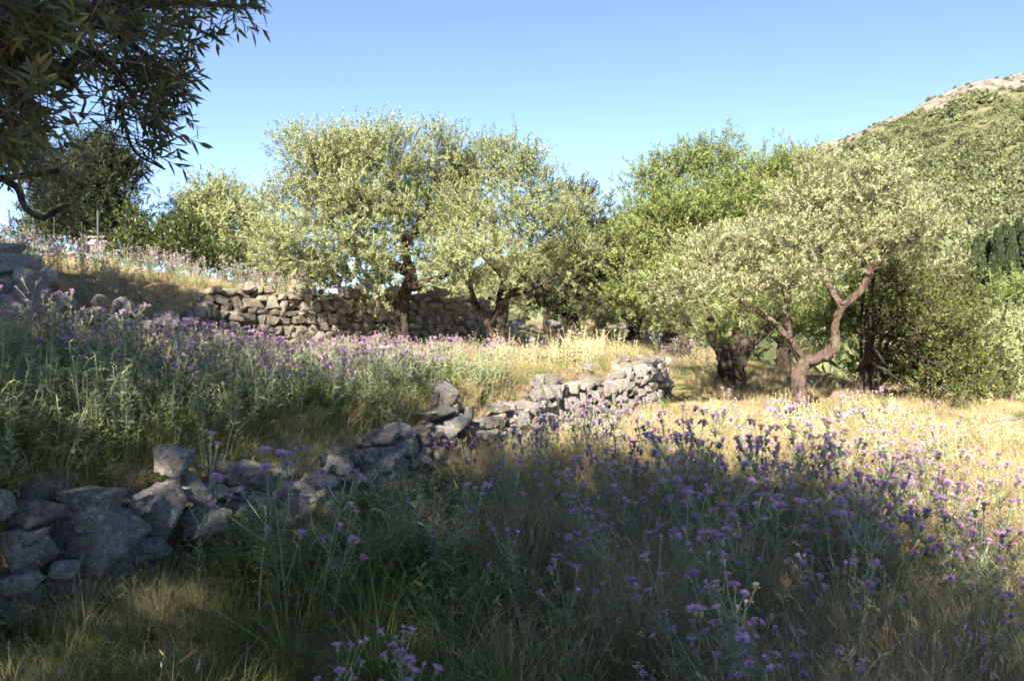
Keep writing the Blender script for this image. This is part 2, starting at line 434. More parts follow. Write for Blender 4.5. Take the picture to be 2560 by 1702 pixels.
M = dict(
    ground=ground_mat(), hill=hill_mat(),
    stone=stone_mat('grey_limestone', (0.36, 0.35, 0.345), (0.38, 0.30, 0.225), (0.13, 0.13, 0.135), (0.58, 0.58, 0.55), 0.5),
    stone_warm=stone_mat('ochre_limestone', (0.40, 0.36, 0.305), (0.36, 0.285, 0.19), (0.13, 0.105, 0.085), (0.42, 0.38, 0.33), 0.6),
    stone_pale=stone_mat('bleached_limestone', (0.36, 0.335, 0.31), (0.34, 0.27, 0.21), (0.14, 0.13, 0.12), (0.48, 0.46, 0.43), 0.45),
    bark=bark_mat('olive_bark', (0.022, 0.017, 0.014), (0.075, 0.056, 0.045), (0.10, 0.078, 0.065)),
    bark_pale=bark_mat('sun_toned_olive_bark', (0.05, 0.034, 0.026), (0.15, 0.105, 0.08), (0.19, 0.15, 0.125)),  # olive bark again, paler: sunlight put into the colour
    twig=leaf_mat('twig_bark', (0.07, 0.05, 0.036), (0.22, 0.16, 0.12), (0.20, 0.17, 0.15), 0, 0.9, 0.1),
    olive=leaf_mat('olive_leaf', (0.22, 0.255, 0.105), (0.42, 0.46, 0.24), (0.27, 0.24, 0.08), 0.48, 0.6, 0.0, 0.2, soft=0.4),
    olive_pale=leaf_mat('silver_olive_leaf', (0.245, 0.265, 0.13), (0.48, 0.49, 0.30), (0.28, 0.23, 0.10), 0.48, 0.6, 0.0, 0.2, soft=0.4),
    olive_lush=leaf_mat('lush_green_leaf', (0.15, 0.20, 0.05), (0.34, 0.40, 0.155), (0.29, 0.27, 0.07), 0.48, 0.6, 0.0, 0.2, soft=0.4),
    olive_dark=leaf_mat('shade_toned_olive_leaf', (0.045, 0.062, 0.022), (0.13, 0.15, 0.075), (0.16, 0.13, 0.03), 0.25, 0.4, 0.0, 0.4, soft=0.4),  # olive leaf darkened, shade put into the colour
    olive_near=leaf_mat('near_olive_leaf', (0.045, 0.062, 0.022), (0.13, 0.15, 0.075), (0.16, 0.13, 0.03), 0.25, 0.4, 0.0, 0.4),  # same shade-darkened tones for the overhanging boughs
    mastic=leaf_mat('mastic_leaf', (0.016, 0.028, 0.007), (0.07, 0.095, 0.02), (0.15, 0.15, 0.03), 0.25, 0.4, 0.0, 0.4, soft=0.4),
    juniper=leaf_mat('conifer_leaf', (0.007, 0.012, 0.005), (0.034, 0.047, 0.014), (0.12, 0.12, 0.03), 0.15, 0.6, 0.0),  # dark green lowered further to stand for shade on the conifer
    cypress=leaf_mat('cypress_leaf', (0.022, 0.034, 0.015), (0.075, 0.095, 0.042), (0.12, 0.12, 0.03), 0.15, 0.7, 0.1),
    thicket=leaf_mat('thicket_leaf', (0.035, 0.052, 0.012), (0.13, 0.15, 0.035), (0.26, 0.22, 0.05), 0.3, 0.5, 0.0, soft=0.4),
    scrub=leaf_mat('hill_scrub_leaf', (0.075, 0.092, 0.038), (0.185, 0.205, 0.10), (0.25, 0.22, 0.12), 0.3, 0.7, 0.45),
    dry=leaf_mat('dry_grass_blade', (0.31, 0.225, 0.11), (0.55, 0.455, 0.28), (0.26, 0.26, 0.10), 0.3, 0.7, 0.2),
    green=leaf_mat('green_grass_blade', (0.08, 0.12, 0.03), (0.20, 0.25, 0.07), (0.40, 0.31, 0.13), 0.35, 0.55, 0.25),
    stem=leaf_mat('thistle_stem_and_leaf', (0.15, 0.19, 0.10), (0.37, 0.42, 0.26), (0.38, 0.34, 0.18), 0.3, 0.7, 0.25),
    petal=leaf_mat('thistle_floret', (0.42, 0.18, 0.43), (0.72, 0.47, 0.71), (0.58, 0.44, 0.36), 0.35, 0.7, 0.2),
    sage=leaf_mat('woolly_sage_leaf', (0.15, 0.19, 0.095), (0.34, 0.38, 0.23), (0.42, 0.36, 0.16), 0.25, 0.8, 0.2),
    sage_dry=leaf_mat('bleached_sage_leaf', (0.40, 0.36, 0.19), (0.66, 0.60, 0.40), (0.50, 0.40, 0.20), 0.25, 0.8, 0.15),
    herb=leaf_mat('green_herb_leaf', (0.075, 0.115, 0.032), (0.20, 0.26, 0.09), (0.36, 0.30, 0.06), 0.3, 0.6, 0.25),
    concrete=plain_mat('weathered_render', (0.09, 0.08, 0.07), (0.15, 0.135, 0.12), 5, 0.9),
    metal=plain_mat('galvanised_post', (0.05, 0.06, 0.075), (0.03, 0.036, 0.045), 12, 0.6, 0.0),
    wood=plain_mat('dead_wood', (0.16, 0.10, 0.075), (0.30, 0.22, 0.18), 9, 0.9),
    rooftile=plain_mat('roof_tile', (0.45, 0.15, 0.07), (0.55, 0.22, 0.11), 3, 0.8),
    plaster=plain_mat('house_plaster', (0.62, 0.55, 0.45), (0.70, 0.64, 0.55), 3, 0.9),
)

# ------------------------------------------------------------------ ground and hill
def axis(lo, a, b, hi, step, g):
    c = np.arange(a, b, step).tolist(); s = step; v = c[-1]
    while v < hi: s *= g; v += s; c.append(v)
    s = step; v = a; pre = []
    while v > lo: s *= g; v -= s; pre.append(v)
    return np.array(pre[::-1] + c)


def grid_mesh(name, xs, ys, zf, mat, colf):
    X, Y = np.meshgrid(xs, ys); Z = zf(X, Y)
    V = np.stack([X, Y, Z], -1).reshape(-1, 3); nx = len(xs)
    i = np.arange(len(ys) - 1)[:, None] * nx + np.arange(nx - 1)[None]
    F = np.stack([i, i + 1, i + nx + 1, i + nx], -1).reshape(-1, 4)
    return mesh_from(name, V, [F], [mat], colf(V))


def greenness(x, y):
    """how much green grass grows at a place (0 straw .. 1 green)"""
    s1, _ = sd_poly(x, y, W1); s2, _ = sd_poly(x, y, W2)
    g = 0.12 + 0.25 * (vnoise(x, y, 2.3, 5) - 0.3)
    low = s1 < 0
    near = sstep(1.2, -0.4, x - 0.05 * y) * sstep(8.5, 5.5, y)
    g = np.where(low, np.maximum(g, 0.78 * near), g)
    upnear = sstep(11, 6.5, y) * (~low) * (s2 < 0)
    g = np.maximum(g, 0.4 * upnear)
    g = np.maximum(g, 0.75 * np.exp(-((x - 0.3) ** 2 / 1.6 + (y - 15.5) ** 2 / 6)))
    g = np.maximum(g, 0.7 * np.exp(-((x - 2.2) ** 2 / 2.0 + (y - 19) ** 2 / 7)))
    g = np.maximum(g, 0.8 * np.exp(-((x - 6.8) ** 2 / 2.2 + (y - 12.3) ** 2 / 1.6)))
    g = np.maximum(g, 0.6 * np.exp(-((x - 3.4) ** 2 / 0.6 + (y - 15.5) ** 2 / 4)))
    return np.clip(g, 0, 1)


def gcol(V):
    x, y = V[:, 0], V[:, 1]
    g = greenness(x, y)
    straw = np.clip(0.35 + 0.6 * (vnoise(x, y, 1.3, 9) - 0.2), 0, 1)
    g = np.where(y > 24, np.maximum(g, 0.6), g)
    return np.stack([straw, g, 0 * g], -1)


ground = obj('ground', grid_mesh('ground', axis(-900, -10, 9.5, 900, 0.15, 1.16), axis(-60, -4, 25, 1500, 0.15, 1.14), H, M['ground'], gcol))
tag(ground, 'dry terraced ground with straw coloured soil', None, None, 'structure')


def hill_z(x, y):
    t = (y - 55) / 365.0
    ridge = np.maximum(38 + 0.375 * x, 0) + 4.0
    ridge = ridge + 4 * (vnoise(x, y, 45, 21) - 0.5)
    f = np.where(t < 0, 0, np.where(t < 1, np.abs(t) ** 1.12, 1 - (t - 1) ** 1.0 * 0.8))
    z = -3.5 + ridge * f + sstep(0.05, 0.3, t) * (5 * (vnoise(x, y, 26, 22) - 0.5) + 2.4 * (vnoise(x, y, 9, 23) - 0.5))
    return z - 6 * sstep(80, 45, y) - 10 * sstep(0, -140, x)


def rockness(x, y):
    t = (y - 55) / 365.0
    ax = np.clip((x - 60) / 200, 0, 1.4)
    edge = 1.0 - 0.015 - 0.08 * ax
    return sstep(edge - 0.05, edge + 0.03, t + 0.10 * (vnoise(x, y, 22, 31) - 0.5) + 0.06 * (vnoise(x, y, 6, 32) - 0.5))


def hcol(V):
    r = rockness(V[:, 0], V[:, 1])
    return np.stack([r, r * 0, r * 0], -1)


hill = obj('hillside', grid_mesh('hillside', np.arange(-260, 640, 5.0), np.concatenate([np.arange(40, 440, 3.5), np.arange(440, 900, 12)]), hill_z, M['hill'], hcol))
tag(hill, 'scrub covered mountain slope with pale rocky crest', None, None, 'structure')


# ------------------------------------------------------------------ scatter (uncountable stuff only)
def scatter(name, sources, pts, rot, scl, idx, label, cat):
    c = bpy.data.collections.new(name + '_kinds')
    for o in sources: c.objects.link(o)
    me = bpy.data.meshes.new(name); me.vertices.add(len(pts)); me.vertices.foreach_set('co', np.asarray(pts, np.float32).ravel())
    a = me.attributes.new('rot', 'FLOAT_VECTOR', 'POINT'); a.data.foreach_set('vector', np.asarray(rot, np.float32).ravel())
    a = me.attributes.new('scl', 'FLOAT', 'POINT'); a.data.foreach_set('value', np.asarray(scl, np.float32))
    a = me.attributes.new('idx', 'INT', 'POINT'); a.data.foreach_set('value', np.asarray(idx, np.int32))
    o = obj(name, me)
    g = bpy.data.node_groups.new(name, 'GeometryNodeTree')
    g.interface.new_socket('Geometry', in_out='INPUT', socket_type='NodeSocketGeometry')
    g.interface.new_socket('Geometry', in_out='OUTPUT', socket_type='NodeSocketGeometry')
    gi = g.nodes.new('NodeGroupInput'); go = g.nodes.new('NodeGroupOutput')
    ip = g.nodes.new('GeometryNodeInstanceOnPoints'); ci = g.nodes.new('GeometryNodeCollectionInfo')
    ci.inputs['Collection'].default_value = c; ci.inputs['Separate Children'].default_value = True; ci.inputs['Reset Children'].default_value = True
    def na(n, ty):
        k = g.nodes.new('GeometryNodeInputNamedAttribute'); k.data_type = ty; k.inputs[0].default_value = n
        return next(s for s in k.outputs if s.enabled and s.name == 'Attribute')
    er = g.nodes.new('FunctionNodeEulerToRotation')
    L = g.links.new
    L(gi.outputs[0], ip.inputs['Points']); L(ci.outputs[0], ip.inputs['Instance']); ip.inputs['Pick Instance'].default_value = True
    L(na('idx', 'INT'), ip.inputs['Instance Index']); L(na('rot', 'FLOAT_VECTOR'), er.inputs[0]); L(er.outputs[0], ip.inputs['Rotation'])
    L(na('scl', 'FLOAT'), ip.inputs['Scale']); L(ip.outputs[0], go.inputs[0])
    md = o.modifiers.new('scatter', 'NODES'); md.node_group = g
    return tag(o, label, cat, None, 'stuff')


def kinds(prefix, meshes):
    return [bpy.data.objects.new('%s_kind_%02d' % (prefix, i), m) for i, m in enumerate(meshes)]


# ------------------------------------------------------------------ trees
def make_tree(name, label, base, limbs, blobs, mat, bark, r, cat='olive tree', group=None, leaf=(0.074, 0.026), dens=15.0, shoots=22, lv=18,
              clump_r=0.24, up=0.75, bare=0.0, dry=0.06, twig_r=0.0026, bright=0.0, shoot_len=0.27, crown_name='crown', sides=22, droop=0.0, lump=0.22, leafy=1.0, twigs=2):
    base = np.asarray(base, float)
    root = empty(name, base, label, cat, group)
    wood = Acc(); tw = Acc(); lf = Acc()
    sk, skr = [], []
    for L in limbs:
        V, F, pth, rad = gnarl_tube(np.asarray(L, float), r, sides, 6, lump)
        wood.add(V, F, (0.5, 0, 0)); sk.append(pth); skr.append(rad)
    sk = np.concatenate(sk); skr = np.concatenate(skr)
    # clumps inside every blob, biased to its shell
    cl, cd, cs = [], [], []
    for b in blobs:
        c, rad = np.array(b[:3]), np.array(b[3:6])
        n = max(3, int(dens * math.pi * rad[0] * rad[2]))
        d = unit(r.normal(size=(n, 3))); q = r.uniform(0, 1, n) ** 0.42
        p = c + d * rad * q[:, None]
        cl.append(p); cd.append(unit(d / rad * rad.mean() + np.array([0, 0, 0.25]))); cs.append(np.full(n, min(1.0, rad.mean() / 0.7)))
    cl = np.concatenate(cl); cd = np.concatenate(cd); cs = np.concatenate(cs)
    # secondary branches: join clumps to the growing skeleton, nearest first
    d0 = np.min(np.linalg.norm(cl[:, None] - sk[None], axis=-1), axis=1)
    paths, radii = [], []
    nodes_p, nodes_r = sk.copy(), skr.copy()
    order = np.argsort(d0)
    for bi in np.array_split(order, max(1, len(order) // 10)):
        D = np.linalg.norm(cl[bi][:, None] - nodes_p[None], axis=-1)
        D = D + 0.6 * np.maximum(0, nodes_p[None, :, 2] - cl[bi][:, None, 2])      # wood grows upward and outward
        k = np.argmin(D, axis=1)
        a = nodes_p[k]; bpt = cl[bi]; L = np.linalg.norm(bpt - a, axis=1)[:, None]
        mid = (a + bpt) / 2 + r.normal(size=a.shape) * L * 0.13 + np.array([0, 0, 1.0]) * L * (0.10 - droop)
        t = np.linspace(0, 1, 6)[None, :, None]
        pth = (1 - t) ** 2 * a[:, None] + 2 * t * (1 - t) * mid[:, None] + t * t * bpt[:, None]
        pth[:, 1:-1] += r.normal(size=pth[:, 1:-1].shape) * L[:, None] * 0.03
        r0 = np.minimum(nodes_r[k] * 0.7, 0.008 + 0.011 * L[:, 0])
        rr = r0[:, None] * np.linspace(1, 0.35, 6)[None]
        paths.append(pth); radii.append(rr)
        nodes_p = np.concatenate([nodes_p, pth[:, 2:].reshape(-1, 3)]); nodes_r = np.concatenate([nodes_r, rr[:, 2:].ravel()])
    paths = np.concatenate(paths); radii = np.maximum(np.concatenate(radii), twig_r)
    V, F = btubes(paths, radii, 4)
    tw.add(V, F, np.repeat(np.stack([np.where(r.uniform(size=len(paths)) < 0.5, 0.2, 0.6), 0 * radii[:, 0], 0 * radii[:, 0]], -1), 24, 0))
    # shoots
    n = len(cl)
    ns = shoots
    off = r.normal(size=(n, ns, 3)) * clump_r * (0.55 + 0.45 * cs)[:, None, None]
    sb = cl[:, None] + off * np.array([1, 1, 0.8])
    sdir = unit(0.55 * cd[:, None] + 0.9 * unit(off) * 0.6 + np.array([0, 0, up]) + r.normal(size=off.shape) * 0.45)
    slen = r.uniform(0.6, 1.35, (n, ns)) * shoot_len
    cb = np.clip(r.normal(0.45 + bright, 0.16, n), 0, 1)                 # light and dark clumps
    sbf, sdf, slf = sb.reshape(-1, 3), sdir.reshape(-1, 3), slen.ravel()
    cbf = np.repeat(cb, ns); src = np.repeat(cl, ns, 0)
    if twigs:
        w_ = np.arange(len(sbf))[::twigs]
        V, F = btubes(np.stack([src[w_], sbf[w_], (sbf + sdf * slf[:, None])[w_]], 1), np.broadcast_to(np.array([1.3, 1.0, 0.5]) * twig_r, (len(w_), 3)), 3)
        tw.add(V, F, np.repeat(np.stack([r.uniform(0.2, 0.9, len(w_)), 0 * w_, 0 * w_], -1), 9, 0))
    keep = r.uniform(size=len(sbf)) >= bare
    sbf, sdf, slf, cbf = sbf[keep], sdf[keep], slf[keep], cbf[keep]
    t = (np.arange(lv) + 0.5) / lv
    pos = sbf[:, None] + sdf[:, None] * slf[:, None, None] * t[None, :, None] * 1.05
    az = (np.arange(lv) * 2.1)[None] + r.uniform(0, 6.28, (len(sbf), 1))
    u, v = perp(sdf)
    rad = u[:, None] * np.cos(az)[..., None] + v[:, None] * np.sin(az)[..., None]
    ld = unit(sdf[:, None] * (0.45 + 0.5 * t)[None, :, None] + rad * 0.8 + r.normal(size=pos.shape) * 0.22)
    nm = unit(sdf[:, None] * 0.7 - rad * 0.35 + np.array([0, 0, 0.5]) + r.normal(size=pos.shape) * 0.45)
    pos, ld, nm = pos.reshape(-1, 3), ld.reshape(-1, 3), nm.reshape(-1, 3)
    if leafy < 1.0:
        k = r.uniform(size=len(pos)) < leafy
    else:
        k = np.ones(len(pos), bool)
    sc = r.uniform(0.7, 1.25, len(pos))
    cc = np.clip(np.repeat(cbf, lv) + r.normal(0, 0.13, len(pos)), 0, 1)
    al = (r.uniform(size=len(pos)) < dry) * r.uniform(0.5, 1, len(pos))
    cc_c = np.repeat(np.repeat(cl, ns, 0)[keep], lv, 0); cd_c = np.repeat(np.repeat(cd, ns, 0)[keep], lv, 0)
    spray = unit((pos - cc_c) / (clump_r * 1.5) + cd_c * 0.7 + np.array([0, 0, 0.15]))[k]
    pos, ld, nm, sc, cc, al = pos[k], ld[k], nm[k], sc[k], cc[k], al[k]
    V, F, per = leaves(pos, ld, nm, leaf[0] * sc, leaf[1] * sc)
    lf.add(V, F, np.repeat(np.stack([cc, al, 0 * al], -1), per, 0))
    tk = obj('trunk', wood.mesh(name + '_trunk', [bark], True, base), root)
    obj('branches', tw.mesh(name + '_branches', [M['twig']], True, base), tk)
    cme = lf.mesh(name + '_crown', [mat], False, base)
    at = cme.attributes.new('Spray', 'FLOAT_VECTOR', 'POINT'); at.data.foreach_set('vector', np.repeat(spray, per, 0).astype(np.float32).ravel())
    c = obj(crown_name, cme, root); c['kind'] = 'stuff'
    return root


def blobs_px(lst, d, jitter, r, depth=1.0, shrink=0.13):
    """crown masses from (px, py, rx, ry[, distance])"""
    out = []
    for b in lst:
        dd = b[4] if len(b) > 4 else d + r.uniform(-jitter, jitter)
        p = P(b[0], b[1], dd); rx = b[2] * dd / FX; rz = b[3] * dd / FX
        rx, rz = max(0.5 * rx, rx - shrink * 0.6), max(0.45 * rz, rz - shrink)
        out.append((*p, rx, max(rx, rz) * depth, rz))
    return out


def limb_px(lst, r0, r1):
    """limb from (px, py, distance) knots, radius from r0 to r1"""
    n = len(lst); rr = np.linspace(0, 1, n) ** 0.8 * (r1 - r0) + r0
    return [(*P(a, b, d), q) for (a, b, d), q in zip(lst, rr)]


def on_ground(x, y, dz=-0.05):
    return np.array([x, y, float(H(np.array(x), np.array(y))) + dz])


def limbs_from(base, lst):
    """make the first knot of the first limb stand on the ground, with a flared foot"""
    b = on_ground(base[0], base[1], -0.12)
    L0 = lst[0]
    lst[0] = [(b[0], b[1], b[2], L0[0][3] * 1.3)] + [(b[0] * 0.6 + L0[0][0] * 0.4, b[1] * 0.6 + L0[0][1] * 0.4, b[2] + 0.25, L0[0][3] * 1.02)] + L0
    return lst


r = np.random.default_rng(11)
# --- olive on the left, before the tall wall
b1 = P(1008, 860, 17.5)
L = [limb_px([(1004, 790, 17.5), (1012, 735, 17.5), (1028, 690, 17.5), (1015, 640, 17.4), (1000, 560, 17.3), (985, 470, 17.2)], 0.165, 0.05),
     limb_px([(1000, 775, 17.5), (975, 752, 17.3), (950, 735, 17.0), (900, 700, 16.7)], 0.13, 0.03),
     limb_px([(1022, 715, 17.5), (1050, 712, 17.2), (1100, 694, 16.8), (1160, 655, 16.6)], 0.13, 0.04),
     limb_px([(1022, 680, 17.5), (940, 640, 17.8), (868, 592, 18.0), (832, 560, 18.0), (790, 470, 18.0)], 0.13, 0.04),
     limb_px([(832, 560, 18.0), (760, 560, 18.2), (710, 600, 18.2)], 0.06, 0.03),
     limb_px([(1010, 620, 17.4), (1060, 540, 17.4), (1085, 440, 17.5)], 0.08, 0.03)]
B = blobs_px([(790, 400, 95, 95), (880, 355, 85, 62), (750, 350, 45, 45), (965, 400, 80, 75), (990, 350, 36, 40), (740, 500, 85, 75), (860, 510, 115, 95), (980, 540, 105, 95), (715, 600, 80, 62, 16.4), (840, 630, 85, 42, 16.3),
              (930, 670, 75, 34, 16.4), (1060, 450, 90, 95), (1050, 590, 90, 70), (1090, 350, 42, 42), (780, 660, 75, 34, 16.2), (900, 610, 95, 60, 16.4), (950, 730, 22, 14, 16.9), (685, 645, 48, 36, 16.5), (1130, 640, 90, 50, 15.8), (870, 420, 90, 70)], 17.6, 1.0, r)
T1 = make_tree('olive_tree', 'broad silver green olive before the tall stone wall, slim single trunk', on_ground(b1[0], b1[1], 0), limbs_from(b1, L), B, M['olive'], M['bark'], r, group='olive trees in the grove')

# --- its neighbour, forked low
b2 = P(1243, 880, 17.0)
L = [limb_px([(1240, 830, 17.0), (1253, 780, 17.0), (1262, 740, 17.0), (1300, 728, 17.0), (1355, 708, 17.1), (1395, 690, 17.2)], 0.175, 0.055),
     limb_px([(1236, 840, 17.0), (1212, 792, 17.0), (1190, 765, 16.9), (1170, 700, 16.8)], 0.13, 0.04),
     limb_px([(1262, 740, 17.0), (1262, 690, 17.2), (1240, 600, 17.4), (1230, 500, 17.6)], 0.14, 0.04),
     limb_px([(1300, 728, 17.0), (1320, 640, 17.4), (1340, 540, 17.8)], 0.10, 0.03),
     limb_px([(1262, 690, 17.2), (1180, 600, 17.6), (1140, 490, 17.8)], 0.09, 0.03)]
B = blobs_px([(1130, 420, 85, 70), (1235, 440, 95, 75), (1330, 470, 75, 70), (1220, 385, 50, 40), (1300, 410, 45, 40), (1200, 550, 110, 80), (1330, 580, 95, 80), (1420, 560, 50, 75, 18.5), (1445, 640, 45, 65, 18.6),
              (1185, 655, 85, 45, 15.6), (1290, 665, 70, 38, 15.7), (1250, 620, 70, 45, 15.8), (1390, 670, 60, 45), (1120, 530, 80, 70), (1160, 705, 38, 20, 16.2)], 17.5, 1.0, r)
T2 = make_tree('olive_tree', 'olive with a low forked trunk standing right of the tall wall', on_ground(b2[0], b2[1], 0), limbs_from(b2, L), B, M['olive'], M['bark'], r, group='olive trees in the grove', bright=0.02)

# --- near olive on the right with the long bent limb
b3 = P(2016, 1055, 13.0)
L = [limb_px([(2003, 990, 13.0), (1997, 940, 13.0), (2013, 903, 13.0)], 0.12, 0.112),
     limb_px([(2013, 905, 13.0), (2040, 897, 12.9), (2072, 884, 12.85), (2086, 850, 12.8), (2087, 815, 12.8), (2104, 768, 12.8), (2150, 728, 12.8), (2172, 684, 12.8), (2195, 652, 12.8), (2222, 622, 12.8), (2265, 597, 12.8), (2300, 560, 12.8)], 0.095, 0.026),
     limb_px([(2172, 690, 12.8), (2160, 665, 12.8), (2147, 640, 12.75), (2120, 600, 12.8)], 0.065, 0.02),
     limb_px([(2010, 905, 13.0), (1980, 858, 12.9), (1960, 832, 12.85), (1923, 798, 12.8), (1880, 768, 12.7), (1848, 748, 12.6), (1800, 720, 12.5)], 0.08, 0.015),
     limb_px([(1972, 845, 12.9), (1968, 790, 13.0), (1964, 735, 13.1), (1938, 700, 13.1), (1880, 660, 13.1)], 0.07, 0.02),
     limb_px([(2104, 768, 12.8), (2060, 690, 13.2), (2050, 600, 13.4)], 0.06, 0.02)]
B = blobs_px([(1770, 640, 95, 62), (1860, 605, 95, 55), (1960, 600, 100, 70), (2050, 520, 95, 85), (2040, 430, 70, 45), (2140, 470, 95, 72), (2245, 520, 90, 80), (2310, 575, 75, 65), (2200, 590, 95, 62), (1700, 715, 68, 45),
              (1980, 690, 105, 45), (1830, 690, 90, 42), (2110, 610, 90, 65), (2330, 660, 55, 45), (2200, 420, 60, 36), (1690, 770, 40, 38), (1780, 740, 60, 30), (1660, 740, 45, 34), (1860, 735, 70, 28), (1930, 720, 70, 30), (2240, 650, 70, 40)], 12.9, 0.7, r)
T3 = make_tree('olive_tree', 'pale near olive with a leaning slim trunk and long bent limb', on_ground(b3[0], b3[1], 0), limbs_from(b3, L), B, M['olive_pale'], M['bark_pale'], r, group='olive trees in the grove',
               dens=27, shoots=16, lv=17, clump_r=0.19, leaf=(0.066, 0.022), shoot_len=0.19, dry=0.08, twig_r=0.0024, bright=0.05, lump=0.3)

# --- behind it, thick dark trunk with a low fork
b4 = P(1828, 968, 17.0)
L = [limb_px([(1826, 930, 17.0), (1815, 890, 17.0), (1790, 850, 17.0), (1770, 800, 17.0), (1740, 740, 17.0)], 0.26, 0.07),
     limb_px([(1832, 920, 17.0), (1850, 890, 17.0), (1880, 850, 17.0), (1915, 825, 17.0), (1960, 770, 17.0)], 0.20, 0.06),
     limb_px([(1825, 900, 17.0), (1840, 840, 17.2), (1850, 760, 17.4), (1860, 660, 17.5)], 0.16, 0.05)]
B = blobs_px([(1800, 800, 60, 42, 16.3), (1740, 790, 50, 40, 16.5), (1890, 760, 80, 55), (1980, 800, 70, 55), (2060, 790, 70, 70), (2150, 790, 80, 75), (2110, 720, 90, 70), (1850, 680, 110, 70), (1740, 700, 70, 60), (1990, 640, 110, 90), (2230, 730, 80, 70)], 17.2, 0.8, r)
T4 = make_tree('olive_tree', 'bright green olive with thick dark forked trunk behind the pale near olive', on_ground(b4[0], b4[1], 0), limbs_from(b4, L), B, M['olive_lush'], M['bark'], r, group='olive trees in the grove', dens=12, bright=0.05)

# --- tall lush tree at the back
b5 = P(1690, 890, 24.0)
L = [limb_px([(1690, 850, 24.0), (1690, 800, 24.0), (1695, 720, 24.0), (1700, 600, 24.0), (1720, 500, 24.0)], 0.42, 0.10),
     limb_px([(1695, 760, 24.0), (1780, 660, 24.0), (1850, 540, 24.0), (1900, 460, 24.0)], 0.22, 0.06),
     limb_px([(1690, 760, 24.0), (1640, 690, 23.8), (1600, 600, 23.6)], 0.2, 0.05)]
B = blobs_px([(1640, 470, 85, 65), (1750, 420, 80, 55), (1805, 380, 60, 36), (1700, 410, 50, 38), (1880, 430, 95, 50), (1960, 420, 85, 42), (1600, 540, 70, 60), (1575, 640, 50, 70, 23), (1680, 560, 100, 80, 23), (1800, 520, 110, 80, 23.2), (1930, 500, 95, 60, 23.2),
              (1570, 740, 45, 55, 23), (2030, 420, 70, 34), (1620, 730, 60, 60, 23), (1690, 660, 80, 70, 23), (1540, 600, 35, 60, 24)], 24.2, 1.0, r)
T5 = make_tree('olive_tree', 'tallest lush green tree with broad dark trunk at the back of the grove', on_ground(b5[0], b5[1], 0), limbs_from(b5, L), B, M['olive_lush'], M['bark'], r, group='olive trees in the grove',
               dens=13, shoots=18, lv=15, leaf=(0.098, 0.036), clump_r=0.29, shoot_len=0.29, bright=0.05)

# --- shaded olives further back in the middle
b6 = P(1430, 835, 24.0)
L = [limb_px([(1428, 805, 24), (1420, 775, 24), (1440, 750, 24), (1490, 720, 24)], 0.24, 0.07), limb_px([(1424, 790, 24), (1400, 740, 24), (1390, 680, 24)], 0.16, 0.05), limb_px([(1440, 750, 24), (1450, 650, 24.3), (1450, 540, 24.5)], 0.13, 0.05)]
B = blobs_px([(1430, 520, 60, 60), (1465, 590, 55, 60), (1400, 720, 80, 42), (1490, 690, 60, 45), (1340, 730, 70, 40), (1500, 640, 45, 50), (1450, 780, 40, 25), (1420, 640, 60, 50)], 24.2, 0.8, r)
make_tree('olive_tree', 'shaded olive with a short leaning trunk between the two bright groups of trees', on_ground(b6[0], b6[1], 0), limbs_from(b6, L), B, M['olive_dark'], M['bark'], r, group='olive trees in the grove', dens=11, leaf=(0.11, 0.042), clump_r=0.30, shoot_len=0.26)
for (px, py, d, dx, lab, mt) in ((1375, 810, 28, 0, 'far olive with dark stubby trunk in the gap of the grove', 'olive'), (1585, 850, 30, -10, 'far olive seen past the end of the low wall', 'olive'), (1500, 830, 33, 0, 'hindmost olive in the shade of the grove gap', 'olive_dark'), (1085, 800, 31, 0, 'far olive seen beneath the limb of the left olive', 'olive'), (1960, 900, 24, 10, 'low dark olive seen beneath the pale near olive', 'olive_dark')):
    bb = P(px, py + 12, d)
    L = [limb_px([(px, py - 20, d), (px + 10, py - 60, d), (px - 10, py - 110, d), (px, py - 160, d)], 0.22, 0.05), limb_px([(px, py - 50, d), (px + 50, py - 90, d), (px + 80, py - 130, d)], 0.12, 0.04), limb_px([(px, py - 40, d), (px - 45, py - 80, d), (px - 70, py - 120, d)], 0.12, 0.04)]
    B = blobs_px([(px + dx + a * 24 / d, py + b_ * 24 / d, c_ * 24 / d, e_ * 24 / d) for a, b_, c_, e_ in ((0, -150, 70, 50), (-70, -110, 60, 45), (70, -120, 60, 48), (-40, -60, 50, 32), (50, -60, 55, 35), (100, -70, 40, 32), (-100, -60, 40, 35))], d, 0.8, r)
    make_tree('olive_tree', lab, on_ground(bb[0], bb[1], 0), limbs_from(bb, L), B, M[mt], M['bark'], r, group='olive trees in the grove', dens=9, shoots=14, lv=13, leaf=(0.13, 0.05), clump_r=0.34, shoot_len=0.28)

# --- thicket on the right
b7 = P(2140, 1010, 15.8)
L = []
for k in range(16):
    a = r.uniform(0, 1); ex, ey = 2170 + 290 * a + r.uniform(-20, 20), 990 - 330 * r.uniform(0.15, 1) * (1 - 0.35 * a); dd = 15.8 + r.uniform(-1.6, 1.2)
    L.append(limb_px([(2135 + r.uniform(-25, 35), 1000, 15.8), (2150 + 60 * a, 960 - r.uniform(10, 60), 15.8), (0.5 * (2150 + ex), ey - 10, (15.8 + dd) / 2), (ex, ey + 25, dd)], 0.06, 0.012))
B = blobs_px([(2260, 690, 95, 65), (2360, 730, 75, 75), (2410, 820, 65, 80), (2310, 800, 90, 80), (2420, 920, 60, 70), (2200, 820, 70, 65), (2350, 900, 75, 65), (2460, 980, 45, 38), (2280, 920, 90, 55), (2180, 910, 60, 40), (2330, 980, 90, 40)], 15.8, 0.9, r)
